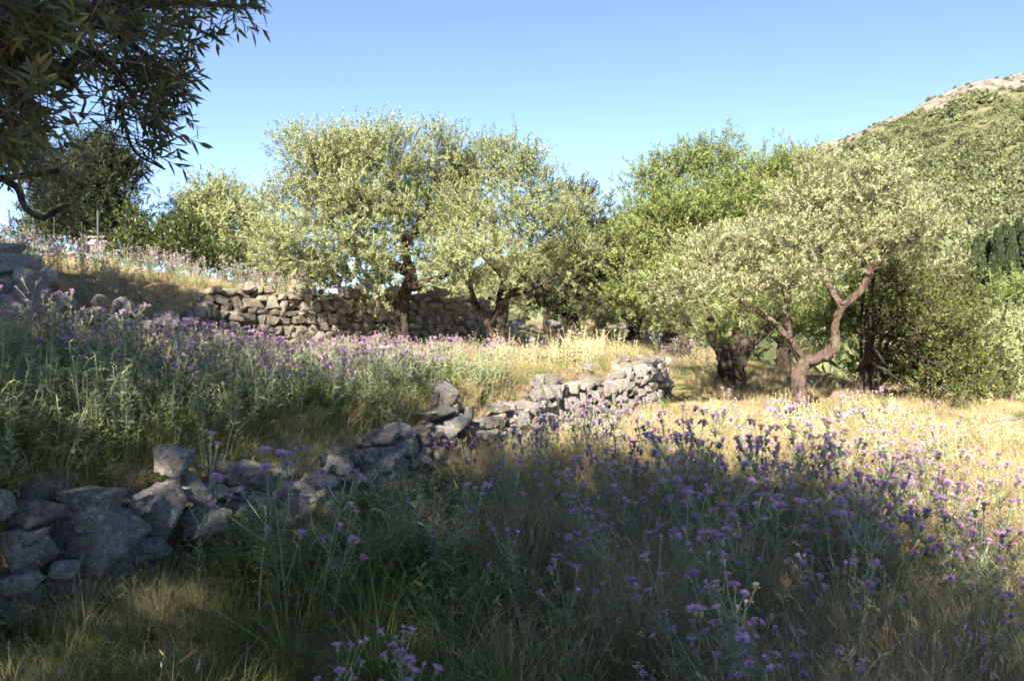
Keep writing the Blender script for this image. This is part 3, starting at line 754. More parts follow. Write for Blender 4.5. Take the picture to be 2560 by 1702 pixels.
make_tree('thicket_shrub', 'wide tangled thicket of bare grey twigs and yellowish leaves on the right', on_ground(b7[0], b7[1], 0), L, B, M['thicket'], M['bark'], r, cat='shrub', dens=22, shoots=18, lv=12, leaf=(0.065, 0.038), bare=0.1, twig_r=0.0035, twigs=2, clump_r=0.26, droop=-0.05, shoot_len=0.3, leafy=1.0)

# --- left background: olive crown, dark conifer, evergreen shrubs
def simple_tree(name, label, cat, px, py, d, blobs, mat, group=None, tr=0.18, jit=0.8, **kw):
    bb = P(px, py, d); g = on_ground(bb[0], bb[1], 0)
    B = blobs_px(blobs, d, jit, r)
    cen = np.array([b[:3] for b in B]).mean(0)
    top = cen + np.array([0, 0, 0.3])
    L = [[(g[0], g[1], g[2] - 0.1, tr * 1.4), (g[0] * 0.95 + top[0] * 0.05, g[1] * 0.95 + top[1] * 0.05, g[2] + 0.3, tr), (*((g + top) / 2 + r.normal(size=3) * 0.1), tr * 0.75), (*top, tr * 0.3)]]
    for b in B[::2]:
        m = (np.array(b[:3]) + g) / 2 + np.array([0, 0, 0.2])
        L.append([(*(g * 0.6 + top * 0.4), tr * 0.5), (*m, tr * 0.35), (*b[:3], tr * 0.15)])
    return make_tree(name, label, g, L, B, mat, kw.pop('bark', M['bark']), r, cat=cat, group=group, **kw)


simple_tree('olive_tree', 'rounded pale olive against the sky left of the main trees', 'olive tree', 555, 710, 32, [(545, 490, 62, 46), (490, 525, 56, 50), (600, 535, 62, 52), (545, 580, 85, 52), (640, 600, 55, 55), (480, 600, 45, 40), (590, 640, 60, 40)], M['olive'], 'olive trees in the grove', dens=12, shoots=17, lv=14, leaf=(0.13, 0.05), clump_r=0.34, shoot_len=0.28, bright=0.12)
simple_tree('olive_tree', 'low skirted olive tucked behind the left end of the tall wall', 'olive tree', 700, 730, 22.5, [(700, 560, 55, 55), (660, 620, 48, 55), (730, 640, 60, 50), (690, 690, 55, 35), (770, 680, 50, 40)], M['olive'], 'olive trees in the grove', dens=6, leaf=(0.09, 0.027), clump_r=0.32, shoot_len=0.28)
simple_tree('conifer_tree', 'dark feathery conifer behind the fence post on the left', 'conifer', 205, 650, 30, [(235, 395, 40, 48), (272, 372, 26, 34), (215, 470, 62, 58), (285, 450, 48, 52), (318, 432, 30, 34), (300, 400, 26, 34), (200, 550, 65, 50), (270, 560, 60, 55), (310, 510, 34, 30), (150, 470, 60, 60), (130, 540, 50, 40), (240, 610, 50, 30), (90, 390, 40, 40)], M['juniper'], None, tr=0.2, dens=14, shoots=20, lv=14, leaf=(0.17, 0.045), clump_r=0.34, shoot_len=0.42, up=0.75, dry=0.03)
SH = [('mastic_shrub', 'dark evergreen shrub right of the fence post', 350, 690, 26.5, [(330, 600, 55, 48), (390, 600, 55, 45), (345, 540, 36, 36), (310, 650, 45, 30), (380, 650, 60, 30)]),
      ('mastic_shrub', 'bright leaved evergreen shrub below the rounded pale olive', 500, 700, 25, [(460, 630, 55, 42), (540, 650, 62, 38), (500, 670, 60, 28), (580, 660, 40, 34)]),
      ('mastic_shrub', 'evergreen shrub growing behind the bright shrub on the left', 430, 680, 30, [(430, 570, 50, 40), (470, 580, 45, 36), (410, 620, 50, 40), (490, 620, 45, 35)]),
      ('mastic_shrub', 'dark shrub showing under the left olive crown above the wall', 850, 735, 23, [(830, 680, 60, 38), (900, 690, 55, 34), (780, 700, 45, 30), (950, 700, 45, 30)]),
      ('mastic_shrub', 'dim shrub behind the left end of the tall wall', 720, 740, 27, [(690, 690, 60, 36), (760, 700, 55, 34), (640, 680, 50, 40)]),
      ('mastic_shrub', 'leafy shrub beside the fence at the far left edge', 90, 610, 29, [(100, 570, 40, 30), (60, 590, 35, 26), (140, 590, 36, 26)])]
for (nm_, lab, px, py, d, bl) in SH:
    simple_tree(nm_, lab, 'shrub', px, py, d, bl, M['mastic'], 'evergreen shrubs on the left', tr=0.06, jit=0.5, dens=17, shoots=17, lv=13, leaf=(0.095, 0.048), clump_r=0.28, shoot_len=0.2, bright=0.08, dry=0.1)
# grey olive at the far left with the hooked limb, its trunk out of view
bL = (-9.3, 11.8)
L = [[(*(P(-130, 560, 12.2)), 0.12), (*(P(-90, 500, 12.3)), 0.09), (*(P(-30, 455, 12.4)), 0.065), (*(P(18, 447, 12.4)), 0.055), (*(P(80, 438, 12.4)), 0.045), (*(P(150, 428, 12.4)), 0.035)],
     [(*(P(18, 449, 12.4)), 0.055), (*(P(50, 475, 12.3)), 0.05), (*(P(62, 512, 12.2)), 0.045), (*(P(88, 539, 12.2)), 0.04), (*(P(114, 544, 12.2)), 0.032), (*(P(150, 525, 12.3)), 0.03), (*(P(178, 512, 12.4)), 0.018)],
     [(*(P(-100, 520, 12.2)), 0.12), (*(P(-140, 380, 12.3)), 0.09), (*(P(-120, 280, 12.4)), 0.05)]]
B = blobs_px([(120, 390, 75, 42), (190, 385, 50, 45), (40, 370, 60, 50), (180, 450, 60, 42), (110, 470, 60, 35), (160, 510, 60, 24), (-60, 400, 70, 60), (-120, 300, 90, 70), (-160, 430, 70, 60), (20, 420, 40, 40)], 12.4, 0.6, r)
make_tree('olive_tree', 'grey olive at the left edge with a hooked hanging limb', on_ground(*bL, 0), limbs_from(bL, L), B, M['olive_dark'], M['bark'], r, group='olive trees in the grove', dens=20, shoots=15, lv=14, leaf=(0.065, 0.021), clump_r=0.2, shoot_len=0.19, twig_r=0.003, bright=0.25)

# --- valley trees on the right
VT = [('olive_tree', 'silvery bush shaped olive at the right edge below the hill', 2510, 1010, 24, [(2500, 900, 60, 60), (2545, 860, 55, 50), (2520, 970, 60, 40), (2470, 960, 40, 40)], 'olive'),
      ('olive_tree', 'small olive above the silvery one on the valley edge', 2520, 890, 48, [(2515, 830, 40, 28), (2560, 840, 40, 30), (2480, 845, 30, 24)], 'olive'),
      ('olive_tree', 'olive at the foot of the dark cypresses', 2480, 790, 70, [(2480, 735, 36, 22), (2530, 740, 36, 22), (2560, 720, 30, 20)], 'olive_lush')]
for (nm_, lab, px, py, d, bl, mt) in VT:
    f = d / 24
    simple_tree(nm_, lab, 'olive tree', px, py, d, bl, M[mt], 'olives in the valley', tr=0.15, dens=14 / f ** 1.6 + 0.6, shoots=14, lv=12, leaf=(0.12 * f ** 0.75, 0.055 * f ** 0.75), clump_r=0.34 * f ** 0.6, shoot_len=0.3 * f ** 0.6, bright=0.1)
print('trees', round(time.time() - T0, 1))

# cypresses at the foot of the hill
def cypress_mesh(r, h, w):
    a = Acc(); n = 2600
    t = r.uniform(0.03, 1, n) ** 0.9; az = r.uniform(0, 6.28, n)
    prof = w * np.minimum(1, t / 0.12) * (1 - t ** 2.2) ** 0.8 * (0.75 + 0.35 * np.sin(az * 3 + t * 9)) * r.uniform(0.6, 1.05, n)
    p = np.stack([np.cos(az) * prof, np.sin(az) * prof, t * h], -1)
    d = unit(np.stack([np.cos(az) * 0.4, np.sin(az) * 0.4, np.ones(n)], -1) + r.normal(size=(n, 3)) * 0.2)
    nm = unit(np.stack([np.cos(az), np.sin(az), 0.3 * np.ones(n)], -1) + r.normal(size=(n, 3)) * 0.4)
    V, F, per = leaves(p, d, nm, 0.09 * h * r.uniform(0.5, 1, n), 0.028 * h)
    a.add(V, F, np.repeat(np.stack([r.uniform(0.0, 0.75, n), 0 * t, 0 * t], -1), per, 0))
    return a.mesh('cypress_crown', [M['cypress']], False)


def trunk_mesh(r, h, rad):
    a = Acc(); V, F, _, _ = gnarl_tube([(0, 0, -0.4, rad * 1.3), (0, 0, h * 0.3, rad), (0, 0, h * 0.9, rad * 0.3)], r, 8, 4)
    a.add(V, F, (0.4, 0, 0)); return a.mesh('cypress_trunk', [M['bark']])


cm = [cypress_mesh(r, 10, 1.15), cypress_mesh(r, 10, 0.95), cypress_mesh(r, 10, 1.35)]
ctm = trunk_mesh(r, 9, 0.18)
CY = [(2412, 625, 705, 110, 0), (2432, 618, 712, 112, 1), (2452, 640, 715, 108, 2), (2470, 612, 708, 118, 0), (2492, 580, 712, 115, 1), (2510, 570, 715, 118, 2), (2526, 585, 712, 116, 0), (2545, 556, 716, 120, 1), (2562, 575, 718, 118, 2), (2478, 650, 722, 105, 1), (2440, 600, 690, 125, 2), (2396, 640, 700, 108, 1)]
for i, (px, y0, y1, d, k) in enumerate(CY):
    g = P(px, y1, d); g[2] = min(g[2], float(hill_z(g[0], g[1]))) if True else g[2]
    top = P(px, y0, d)[2]
    e = empty('cypress_tree', g, 'slim dark cypress in the row at the foot of the hill', 'cypress', 'cypresses at the foot of the hill')
    s = (top - g[2]) / 10.0; e.scale = (s * 1.05, s * 1.05, s); e.rotation_euler = (0, 0, r.uniform(0, 6))
    obj('trunk', ctm, e); c = obj('crown', cm[k], e); c['kind'] = 'stuff'

# ------------------------------------------------------------------ overhanging olive, upper left, close to the camera
r = np.random.default_rng(23)
b0 = on_ground(-3.5, 0.4, 0)
root0 = empty('olive_tree', b0, 'near dark olive whose leafy boughs hang into the upper left corner', 'olive tree', 'olive trees in the grove')
wood = Acc()
limbs0 = [
    [(b0[0], b0[1], b0[2] - 0.1, 0.34), (b0[0], b0[1], b0[2] + 0.35, 0.24), (-3.45, 0.6, 1.2, 0.2), (-2.9, 1.3, 1.95, 0.14), (*P(-60, 60, 2.3), 0.085), (*P(40, 120, 2.35), 0.062), (*P(150, 195, 2.45), 0.03), (*P(200, 215, 2.5), 0.012)],
    [(-3.45, 0.6, 1.2, 0.16), (-3.3, 0.5, 2.2, 0.12), (-2.6, 0.9, 3.1, 0.09), (-1.9, 1.6, 3.5, 0.05)],
    [(-3.45, 0.6, 1.2, 0.15), (-3.9, 0.0, 2.2, 0.11), (-4.3, -0.6, 3.2, 0.06)],
    [(*P(40, 120, 2.35), 0.04), (*P(200, 40, 2.6), 0.028), (*P(400, 10, 2.9), 0.018), (*P(600, 20, 3.1), 0.006)],
    [(*P(200, 40, 2.6), 0.022), (*P(330, 110, 2.75), 0.014), (*P(430, 200, 2.8), 0.007), (*P(480, 240, 2.8), 0.004)],
    [(*P(150, 195, 2.45), 0.02), (*P(230, 130, 2.6), 0.013), (*P(320, 220, 2.7), 0.008), (*P(360, 300, 2.7), 0.005), (*P(430, 335, 2.72), 0.003)],
    [(*P(300, 250, 2.7), 0.006), (*P(320, 330, 2.7), 0.005), (*P(345, 385, 2.7), 0.004), (*P(415, 425, 2.7), 0.003)],
    [(*P(180, 190, 2.45), 0.004), (*P(200, 230, 2.46), 0.003), (*P(218, 255, 2.47), 0.0028), (*P(205, 295, 2.47), 0.002)],
    [(*P(-40, 90, 2.3), 0.04), (*P(20, 200, 2.3), 0.02), (*P(60, 270, 2.3), 0.01), (*P(110, 330, 2.3), 0.004)],
    [(*P(400, 10, 2.9), 0.01), (*P(480, 70, 2.95), 0.007), (*P(560, 110, 3.0), 0.004)]]
for Lm in limbs0:
    V, F, _, _ = gnarl_tube(np.asarray(Lm, float), r, 10, 6, 0.18)
    wood.add(V, F, (0.4, 0, 0))
obj('trunk', wood.mesh('overhang_trunk', [M['bark']], True, b0), root0)


def in_poly(px, py, poly):
    c = np.zeros(px.shape, bool); n = len(poly); j = n - 1
    for i in range(n):
        xi, yi = poly[i]; xj, yj = poly[j]
        m = ((yi > py) != (yj > py)) & (px < (xj - xi) * (py - yi) / (yj - yi + 1e-9) + xi)
        c ^= m; j = i
    return c


# shoots: dense boughs, looser fringe, hanging sprays (placed in the bough's own volume)
S_pos, S_dir = [], []
def bough(poly, n, d0, d1, dirpx, spread=0.5):
    poly = np.array(poly, float); lo, hi = poly.min(0), poly.max(0); k = 0
    while k < n:
        q = r.uniform(lo, hi, (n * 2, 2)); m = in_poly(q[:, 0], q[:, 1], poly); q = q[m][:n - k]
        d = r.uniform(d0, d1, len(q)); S_pos.append(P(q[:, 0], q[:, 1], d))
        dv = np.array([dirpx[0], r.uniform(-0.2, 0.2), -dirpx[1]]) + r.normal(size=(len(q), 3)) * spread
        S_dir.append(unit(dv)); k += len(q)
bough([(-60, -80), (260, -80), (330, 40), (250, 130), (150, 190), (60, 190), (-60, 130)], 240, 2.1, 3.6, (0.6, 0.3), 0.6)
bough([(250, -60), (640, -60), (640, 5), (540, 75), (450, 160), (400, 200), (340, 160), (260, 120)], 115, 2.5, 3.3, (0.85, 0.15), 0.4)
bough([(230, 130), (400, 150), (480, 205), (430, 245), (440, 260), (400, 320), (330, 280), (240, 200)], 66, 2.5, 3.1, (0.8, 0.4), 0.4)
bough([(300, 290), (350, 290), (420, 315), (370, 325)], 8, 2.6, 2.8, (0.85, 0.35), 0.3)
bough([(330, 345), (365, 345), (390, 400), (360, 415), (335, 390)], 8, 2.65, 2.75, (0.75, 0.2), 0.4)
bough([(225, 215), (290, 225), (320, 290), (260, 300)], 9, 2.5, 2.8, (0.6, 0.3), 0.5)
bough([(-60, 120), (60, 180), (120, 230), (135, 300), (90, 345), (-60, 350)], 85, 1.9, 2.8, (0.55, 0.35), 0.5)
bough([(-60, 300), (30, 310), (60, 380), (-60, 420)], 26, 2.2, 3.0, (0.3, 0.5), 0.5)
pos0 = np.concatenate(S_pos); dir0 = np.concatenate(S_dir)
# the crown goes on above and behind the camera
q = unit(r.normal(size=(700, 3))) * (r.uniform(0, 1, (700, 1)) ** 0.4) * np.array([2.0, 2.0, 1.2]) + np.array([-3.3, 0.3, 4.0])
px_, py_ = to_px(q); inside = (q[:, 1] > 0.3) & (px_ > -150) & (px_ < 2800) & (py_ > -200)
q = q[~inside]
pos0 = np.concatenate([pos0, q]); dir0 = np.concatenate([dir0, unit(q - np.array([-3.3, 0.3, 3.4]) + r.normal(size=q.shape) * 0.5)])
ls = r.uniform(0.07, 0.15, len(pos0))
st = Acc(); pth = np.stack([pos0 - dir0 * 0.14, pos0, pos0 + dir0 * ls[:, None] * 0.6 - np.array([0, 0, 0.004]), pos0 + dir0 * ls[:, None]], 1)
V, F = btubes(pth, np.broadcast_to(np.array([2.2, 1.8, 1.3, 0.8]) * 0.001, (len(pos0), 4)), 4); st.add(V, F, (0.15, 0, 0))
obj('twigs', st.mesh('overhang_twigs', [M['twig']], True, b0), root0)
lv = 10
t = (np.arange(lv) // 2 * 2 + 0.5) / lv
u, v = perp(dir0, r)
side = np.where(np.arange(lv) % 2 == 0, 1.0, -1.0)
tw = (np.arange(lv) // 2) * 1.57
ax = u[:, None] * np.cos(tw)[None, :, None] + v[:, None] * np.sin(tw)[None, :, None]
lp = pos0[:, None] + dir0[:, None] * (ls[:, None] * t[None])[..., None]
ld = unit(dir0[:, None] * (0.6 + 0.5 * t)[None, :, None] + ax * side[None, :, None] * 0.75 + r.normal(size=lp.shape) * 0.15)
ln_ = unit(np.cross(ld, np.cross(dir0[:, None] + 0 * ld, ld)) + r.normal(size=lp.shape) * 0.3)
lp, ld, ln_ = lp.reshape(-1, 3), ld.reshape(-1, 3), ln_.reshape(-1, 3)
lsz = 0.056 * r.uniform(0.7, 1.2, len(lp)); lcc = np.stack([np.clip(r.normal(0.35, 0.25, len(lp)), 0, 1), (r.uniform(size=len(lp)) < 0.08) * 0.9, 0 * lsz], -1)
px_, py_ = to_px(lp)
vis = (lp[:, 1] > 0.5) & (px_ > 10) & (px_ < 2500) & (py_ > 10)
near_i = np.where(vis)[0]; near_i = near_i[np.argsort(lp[near_i, 1])[:300]]
rest = np.ones(len(lp), bool); rest[near_i] = False
fo = Acc(); V, F, per = leaves(lp[rest], ld[rest], ln_[rest], lsz[rest], lsz[rest] * 0.21, True)
fo.add(V, F, np.repeat(lcc[rest], per, 0))
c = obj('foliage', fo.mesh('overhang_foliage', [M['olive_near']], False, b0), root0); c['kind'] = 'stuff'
lms = []
for k in range(5):
    a = Acc(); V, F, per = leaves(np.zeros((1, 3)), np.array([[1.0, 0, 0]]), np.array([[0, 0, 1.0]]), np.array([1.0]), np.array([0.21]), True)
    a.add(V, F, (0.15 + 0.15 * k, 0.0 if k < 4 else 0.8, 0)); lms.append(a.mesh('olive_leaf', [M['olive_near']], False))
for i in near_i:
    o = obj('leaf', lms[int(r.integers(0, 5))], root0)
    s_ = np.cross(ld[i], ln_[i]); s_ /= np.linalg.norm(s_); n_ = np.cross(s_, ld[i])
    m = Matrix(((ld[i][0], -s_[0], n_[0], 0), (ld[i][1], -s_[1], n_[1], 0), (ld[i][2], -s_[2], n_[2], 0), (0, 0, 0, 1)))
    o.matrix_local = Matrix.Translation(Vector(lp[i] - b0)) @ m @ Matrix.Scale(lsz[i], 4)

# tall olives behind the camera that shade the foreground
r = np.random.default_rng(29)
def high_olive(label, x, y, half, zlo, zhi, dy, n):
    """tall olive: a trunk that forks into a wide crown between zlo and zhi"""
    g = on_ground(x, y, 0); B = []
    for k in range(n):
        z = zlo + (zhi - zlo) * (k + 0.5) / n
        w = half * (1.0 if z < zhi - 1.5 else 0.8)
        B.append((x + r.uniform(-w, w), y + r.uniform(-dy, dy), z, r.uniform(1.0, 1.5), r.uniform(1.0, 1.4), r.uniform(0.8, 1.15)))
    L = [[(x, y, g[2] - 0.1, 0.42), (x, y, g[2] + 0.5, 0.32), (x + 0.1, y, zlo * 0.6 + g[2] * 0.4, 0.27), (x, y - 0.1, (zlo + zhi) / 2, 0.14), (x, y, zhi - 0.8, 0.04)]]
    for b in B[::3]: L.append([(x + 0.08, y, zlo * 0.7 + g[2] * 0.3, 0.16), ((x + b[0]) / 2, (y + b[1]) / 2, (zlo + b[2]) / 2 + 0.3, 0.10), (*b[:3], 0.03)])
    return make_tree('olive_tree', label, g, L, B, M['olive'], M['bark'], r, group='olives behind the viewpoint', dens=4.5, shoots=9, lv=9, leaf=(0.175, 0.06), clump_r=0.36, shoot_len=0.36, sides=10, twigs=0)


high_olive('tall olive standing close behind the viewpoint', -2.0, -4.9, 2.1, 2.9, 7.7, 1.3, 31)
high_olive('tall olive behind the viewpoint on the upper terrace', -6.7, -3.1, 2.6, 3.2, 8.4, 1.3, 36)
high_olive('tall olive out of view, added to shade the left heap of stones', -9.7, 3.4, 1.9, 3.8, 9.6, 1.1, 28)  # unseen tree added, crown shaped to shade the heap and rubble
print('overhang', round(time.time() - T0, 1))

# ------------------------------------------------------------------ stones and walls
def ico(sub):
    bm = bmesh.new(); bmesh.ops.create_icosphere(bm, subdivisions=sub, radius=1.0)
    V = np.array([v.co[:] for v in bm.verts]); F = np.array([[v.index for v in f.verts] for f in bm.faces]); bm.free()
    return unit(V), F


ICO = {2: ico(2), 3: ico(3), 4: ico(4)}


def stone_mesh(r, sub, mat, rough=0.05, box=True):
    D, F = ICO[sub]
    nrm = [np.array(v, float) for v in ((1, 0, 0), (-1, 0, 0), (0, 1, 0), (0, -1, 0), (0, 0, 1), (0, 0, -1))]
    nrm = [unit(n + r.normal(size=3) * 0.26) for n in nrm]; ds = list(r.uniform(0.40, 0.54, 6))
    for _ in range(int(r.integers(4, 7))):
        n = unit(r.normal(size=3)); nrm.append(n); ds.append(r.uniform(0.40, 0.58))
    nrm = np.array(nrm); ds = np.array(ds)
    q = ds[None] / np.maximum(D @ nrm.T, 0.02)
    k = 110.0
    rad = (np.sum(q ** -k, 1)) ** (-1 / k)
    V = D * rad[:, None]
    from mathutils import noise as mn
    off = Vector(r.uniform(-50, 50, 3).tolist())
    nz = np.array([mn.fractal(Vector((v * 5.0).tolist()) + off, 0.8, 2.0, 4) for v in V])
    V = V * (1 + rough * nz)[:, None]
    V /= (V.max(0) - V.min(0))
    return mesh_from('stone', V, [F], [mat], None, sub >= 3)


r = np.random.default_rng(31)
NEAR = [stone_mesh(r, 4, M['stone'], 0.10) for _ in range(9)]
MID = [stone_mesh(r, 3, M['stone'], 0.07) for _ in range(10)]
WARM = [stone_mesh(r, 4, M['stone_warm'], 0.06) for _ in range(12)]
PALE = [stone_mesh(r, 4, M['stone_pale'], 0.07) for _ in range(8)]


def stone(parent, bank, p, size, rz=0.0, tilt=0.12, off=(0, 0, 0), name='stone'):
    o = obj(name, bank[int(r.integers(0, len(bank)))], parent)
    o.location = Vector(np.asarray(p, float) - np.asarray(off, float))
    o.rotation_euler = (r.normal() * tilt, r.normal() * tilt, rz)
    o.scale = size
    return o


def path_at(poly, arc, s):
    s = np.clip(s, 0, arc[-1] - 1e-6); i = int(np.searchsorted(arc, s, 'right') - 1)
    t = (s - arc[i]) / (arc[i + 1] - arc[i]); p = poly[i] + (poly[i + 1] - poly[i]) * t
    d = poly[i + 1] - poly[i]; d = d / np.hypot(*d)
    return p, d


def ray_hit(px, poly):
    """distance at which the column px crosses a wall line"""
    k = (px - 1280) / FX
    for a, b in zip(poly[1:-1], poly[2:]):
        fa, fb = a[0] - k * a[1], b[0] - k * b[1]
        if fa * fb <= 0 and fa != fb:
            t = fa / (fa - fb); p = a + (b - a) * t
            if p[1] > 1.5: return float(p[1]), math.atan2(*(b - a)[::-1])
    return None, 0.0


def lay_wall(root, off, poly, arc, s0, s1, foot, topf, bank, wr, hr, depth, face=-1, gap=0.94):
    """courses of stones on the face of a terrace edge; topf(s) gives the wall's height above its foot"""
    s = s0; cols = 0
    zrow = {}
    z = -0.05
    while True:
        hrow = r.uniform(*hr); s = s0 + r.uniform(-0.1, 0.05); any_ = False
        while s < s1:
            w = r.uniform(*wr) * (1.0 + 0.5 * (r.uniform() < 0.12)); c = s + w / 2
            if z < topf(c) - 0.03:
                any_ = True
                p, d = path_at(poly, arc, c); n = np.array([d[1], -d[0]])
                hh = hrow * r.uniform(0.8, 1.25)
                g = foot(p + n * 0.12)
                zz = g + z + hrow / 2 + r.uniform(-0.03, 0.03)
                lean = 0.05 * z
                q = p + n * (0.02 - lean + r.uniform(-0.025, 0.025))
                stone(root, bank, (q[0], q[1], zz), (w / gap, depth * r.uniform(0.85, 1.15), hh / gap * 1.05), math.atan2(d[1], d[0]) + r.normal() * 0.08, 0.13, off)
                if z + hrow > topf(c) - 0.06:      # coping pushed back over the edge
                    q2 = p - n * (0.2 + r.uniform(0, 0.12)); stone(root, bank, (q2[0], q2[1], g + topf(c) + r.uniform(-0.06, 0.03)), (w * r.uniform(0.8, 1.3), depth, hrow * 1.0), r.uniform(0, 3), 0.2, off)
            s += w
        z += hrow * 0.93
        if not any_: break


def Hs(x, y): return float(H(np.array(float(x)), np.array(float(y))))


# low terrace wall running from the lower left to the middle
e1 = on_ground(-1.05, 7.3, 0)
low_wall = empty('drystone_wall', e1, 'low tumbled drystone terrace wall running from lower left to the middle', 'stone wall')
lowfoot = lambda p: 0.062 * max(0.0, p[1] - 12.5)
XS = [(18, 1237, 156, 1325), (-10, 1299, 135, 1430), (129, 1241, 349, 1404), (151, 1219, 311, 1300), (332, 1206, 455, 1350), (-20, 1431, 95, 1492), (84, 1397, 229, 1532), (-30, 1473, 95, 1566), (172, 1385, 252, 1440), (216, 1388, 322, 1546),
      (286, 1350, 396, 1410), (28, 1524, 132, 1612), (129, 1528, 206, 1600), (-20, 1580, 40, 1650), (-40, 1630, 70, 1700), (388, 1117, 478, 1190), (436, 1186, 528, 1262), (532, 1160, 656, 1240), (545, 1246, 620, 1332), (362, 1395, 440, 1476),
      (320, 1404, 380, 1490), (60, 1600, 160, 1690), (440, 1262, 560, 1350), (160, 1590, 260, 1660), (205, 1540, 300, 1610), (650, 1235, 760, 1330), (740, 1225, 850, 1300), (-60, 1215, 40, 1300), (640, 1190, 720, 1240),
      (854, 1178, 990, 1250), (890, 1108, 1022, 1205), (1010, 1042, 1214, 1112), (895, 1075, 1000, 1120), (930, 1090, 1060, 1140), (1250, 1012, 1328, 1076),
      (760, 1290, 850, 1350), (840, 1240, 930, 1300), (960, 1200, 1050, 1260)]
for (x0, y0, x1, y1) in XS:
    cx, cy = (x0 + x1) / 2, (y0 + y1) / 2
    d, a = ray_hit(cx, W1)
    d -= 0.06
    w, h = (x1 - x0) * d / FX, (y1 - y0) * d / FX
    dep = max(0.28, min(0.5, w))
    if x0 >= 890: w, h, dep = w * 0.72, h * 0.7, min(dep, 0.34)
    # the line runs away from the camera: width along the wall is stretched by the view angle
    va = abs(math.sin(a - math.atan2(d, (cx - 1280) * d / FX)))
    w_al = max(0.14, min(w * 1.0 / max(0.6, va + 0.35), w * 1.3))
    stone(low_wall, NEAR, P(cx, cy, d), (w_al, dep * 0.9, h * 1.03), a + r.normal() * 0.15, 0.12, e1)
# smaller filling stones behind and below, then the coursed far half
def low_top(s):
    return 0.62 + 0.10 * math.sin(s * 1.7) + 0.08 * math.sin(s * 4.1 + 1) + 0.07 * float(sstep(A1[4], A1[6], np.array(s)))
lay_wall(low_wall, e1, W1 + np.array([-0.22, 0.14]), A1, A1[2] - 0.2, A1[3] - 0.1, lowfoot, lambda s: low_top(s) * 0.80, MID, (0.22, 0.42), (0.15, 0.24), 0.3)
lay_wall(low_wall, e1, W1, A1, A1[4] - 0.2, A1[6] + 0.55, lowfoot, low_top, PALE, (0.13, 0.32), (0.10, 0.20), 0.32)
lay_wall(low_wall, e1, W1 + np.array([-0.04, 0.04]), A1, A1[3] - 0.2, A1[4] - 0.1, lowfoot, lambda s: low_top(s) * 0.95, PALE, (0.14, 0.34), (0.10, 0.20), 0.32)

lay_wall(low_wall, e1, W1 + np.array([-0.03, 0.03]), A1, A1[2] + 1.7, A1[3] - 0.1, lowfoot, lambda s: low_top(s) * 0.85, MID, (0.15, 0.36), (0.12, 0.22), 0.3)
for k in range(70):
    sarc = r.uniform(A1[2] - 0.25, A1[3] + 0.4); p_, d_ = path_at(W1, A1, sarc); n_ = np.array([d_[1], -d_[0]]); q_ = p_ + n_ * r.uniform(0.03, 0.16)
    stone(low_wall, MID, (q_[0], q_[1], r.uniform(0.03, 0.52)), (r.uniform(0.06, 0.15), r.uniform(0.08, 0.16), r.uniform(0.04, 0.10)), r.uniform(0, 3), 0.4, e1)

# tall wall of the upper terrace
e2 = on_ground(-4.1, 18.4, 0)
tall_wall = empty('drystone_wall', e2, 'tall brown drystone terrace wall behind the two left olives', 'stone wall')
upfoot = lambda p: Hs(p[0] + 0.35, p[1] - 0.35)
def tall_top(s):
    p, _ = path_at(W2, A2, s)
    want = np.interp(s, [A2[4] - 0.9, A2[4] - 0.2, A2[4] + 0.4, A2[5], A2[6], A2[7], A2[7] + 0.5], [0.4, 0.9, 1.22, 1.25, 1.22, 1.0, 0.4])
    return float(want) + 0.06 * math.sin(s * 5.3) + 0.04 * math.sin(s * 11)
lay_wall(tall_wall, e2, W2, A2, A2[4] - 0.8, A2[7] + 0.3, upfoot, tall_top, WARM, (0.17, 0.34), (0.13, 0.25), 0.32)

# collapsed pile at the left edge
e3 = on_ground(-7.4, 10.9, 0)
pile = empty('stone_pile', e3, 'heap of grey stones from a collapsed wall at the left edge', 'stone pile')
for (x0, y0, x1, y1, d) in [(-60, 630, 62, 668, 11.6), (40, 640, 104, 690, 11.4), (-20, 664, 40, 706, 11.3), (8, 655, 60, 684, 11.3), (34, 676, 92, 720, 11.1), (88, 680, 136, 726, 11.2), (-40, 700, 24, 748, 11.0), (0, 694, 58, 742, 11.0), (56, 706, 92, 742, 10.9), (86, 712, 130, 756, 11.0),
                            (20, 722, 80, 760, 10.9), (-60, 660, 0, 700, 11.2), (100, 700, 140, 740, 11.4), (-100, 640, -30, 690, 11.3), (130, 735, 180, 775, 11.0), (-110, 690, -50, 740, 11.0), (60, 740, 120, 790, 10.8), (0, 745, 60, 790, 10.8), (-20, 610, 60, 640, 11.9)]:
    w, h = (x1 - x0) * d / FX, (y1 - y0) * d / FX
    stone(pile, NEAR, P((x0 + x1) / 2, (y0 + y1) / 2, d), (w * 1.3, max(w, 0.3), h * 1.35), r.uniform(-0.5, 0.5), 0.12, e3)

# fallen stones: each lies by itself
def rock(label, px, py, d, wpx, hpx, bank, group=None, sink=0.25):
    w, h = wpx * d / FX, hpx * d / FX
    p = P(px, py, d); g = Hs(p[0], p[1])
    o = stone(None, bank, (p[0], p[1], max(p[2], g + h * 0.1)), (w, w * r.uniform(0.7, 1.0), h * 1.1), r.uniform(-0.5, 0.5), 0.15, name='boulder')
    return tag(o, label, 'boulder', group)


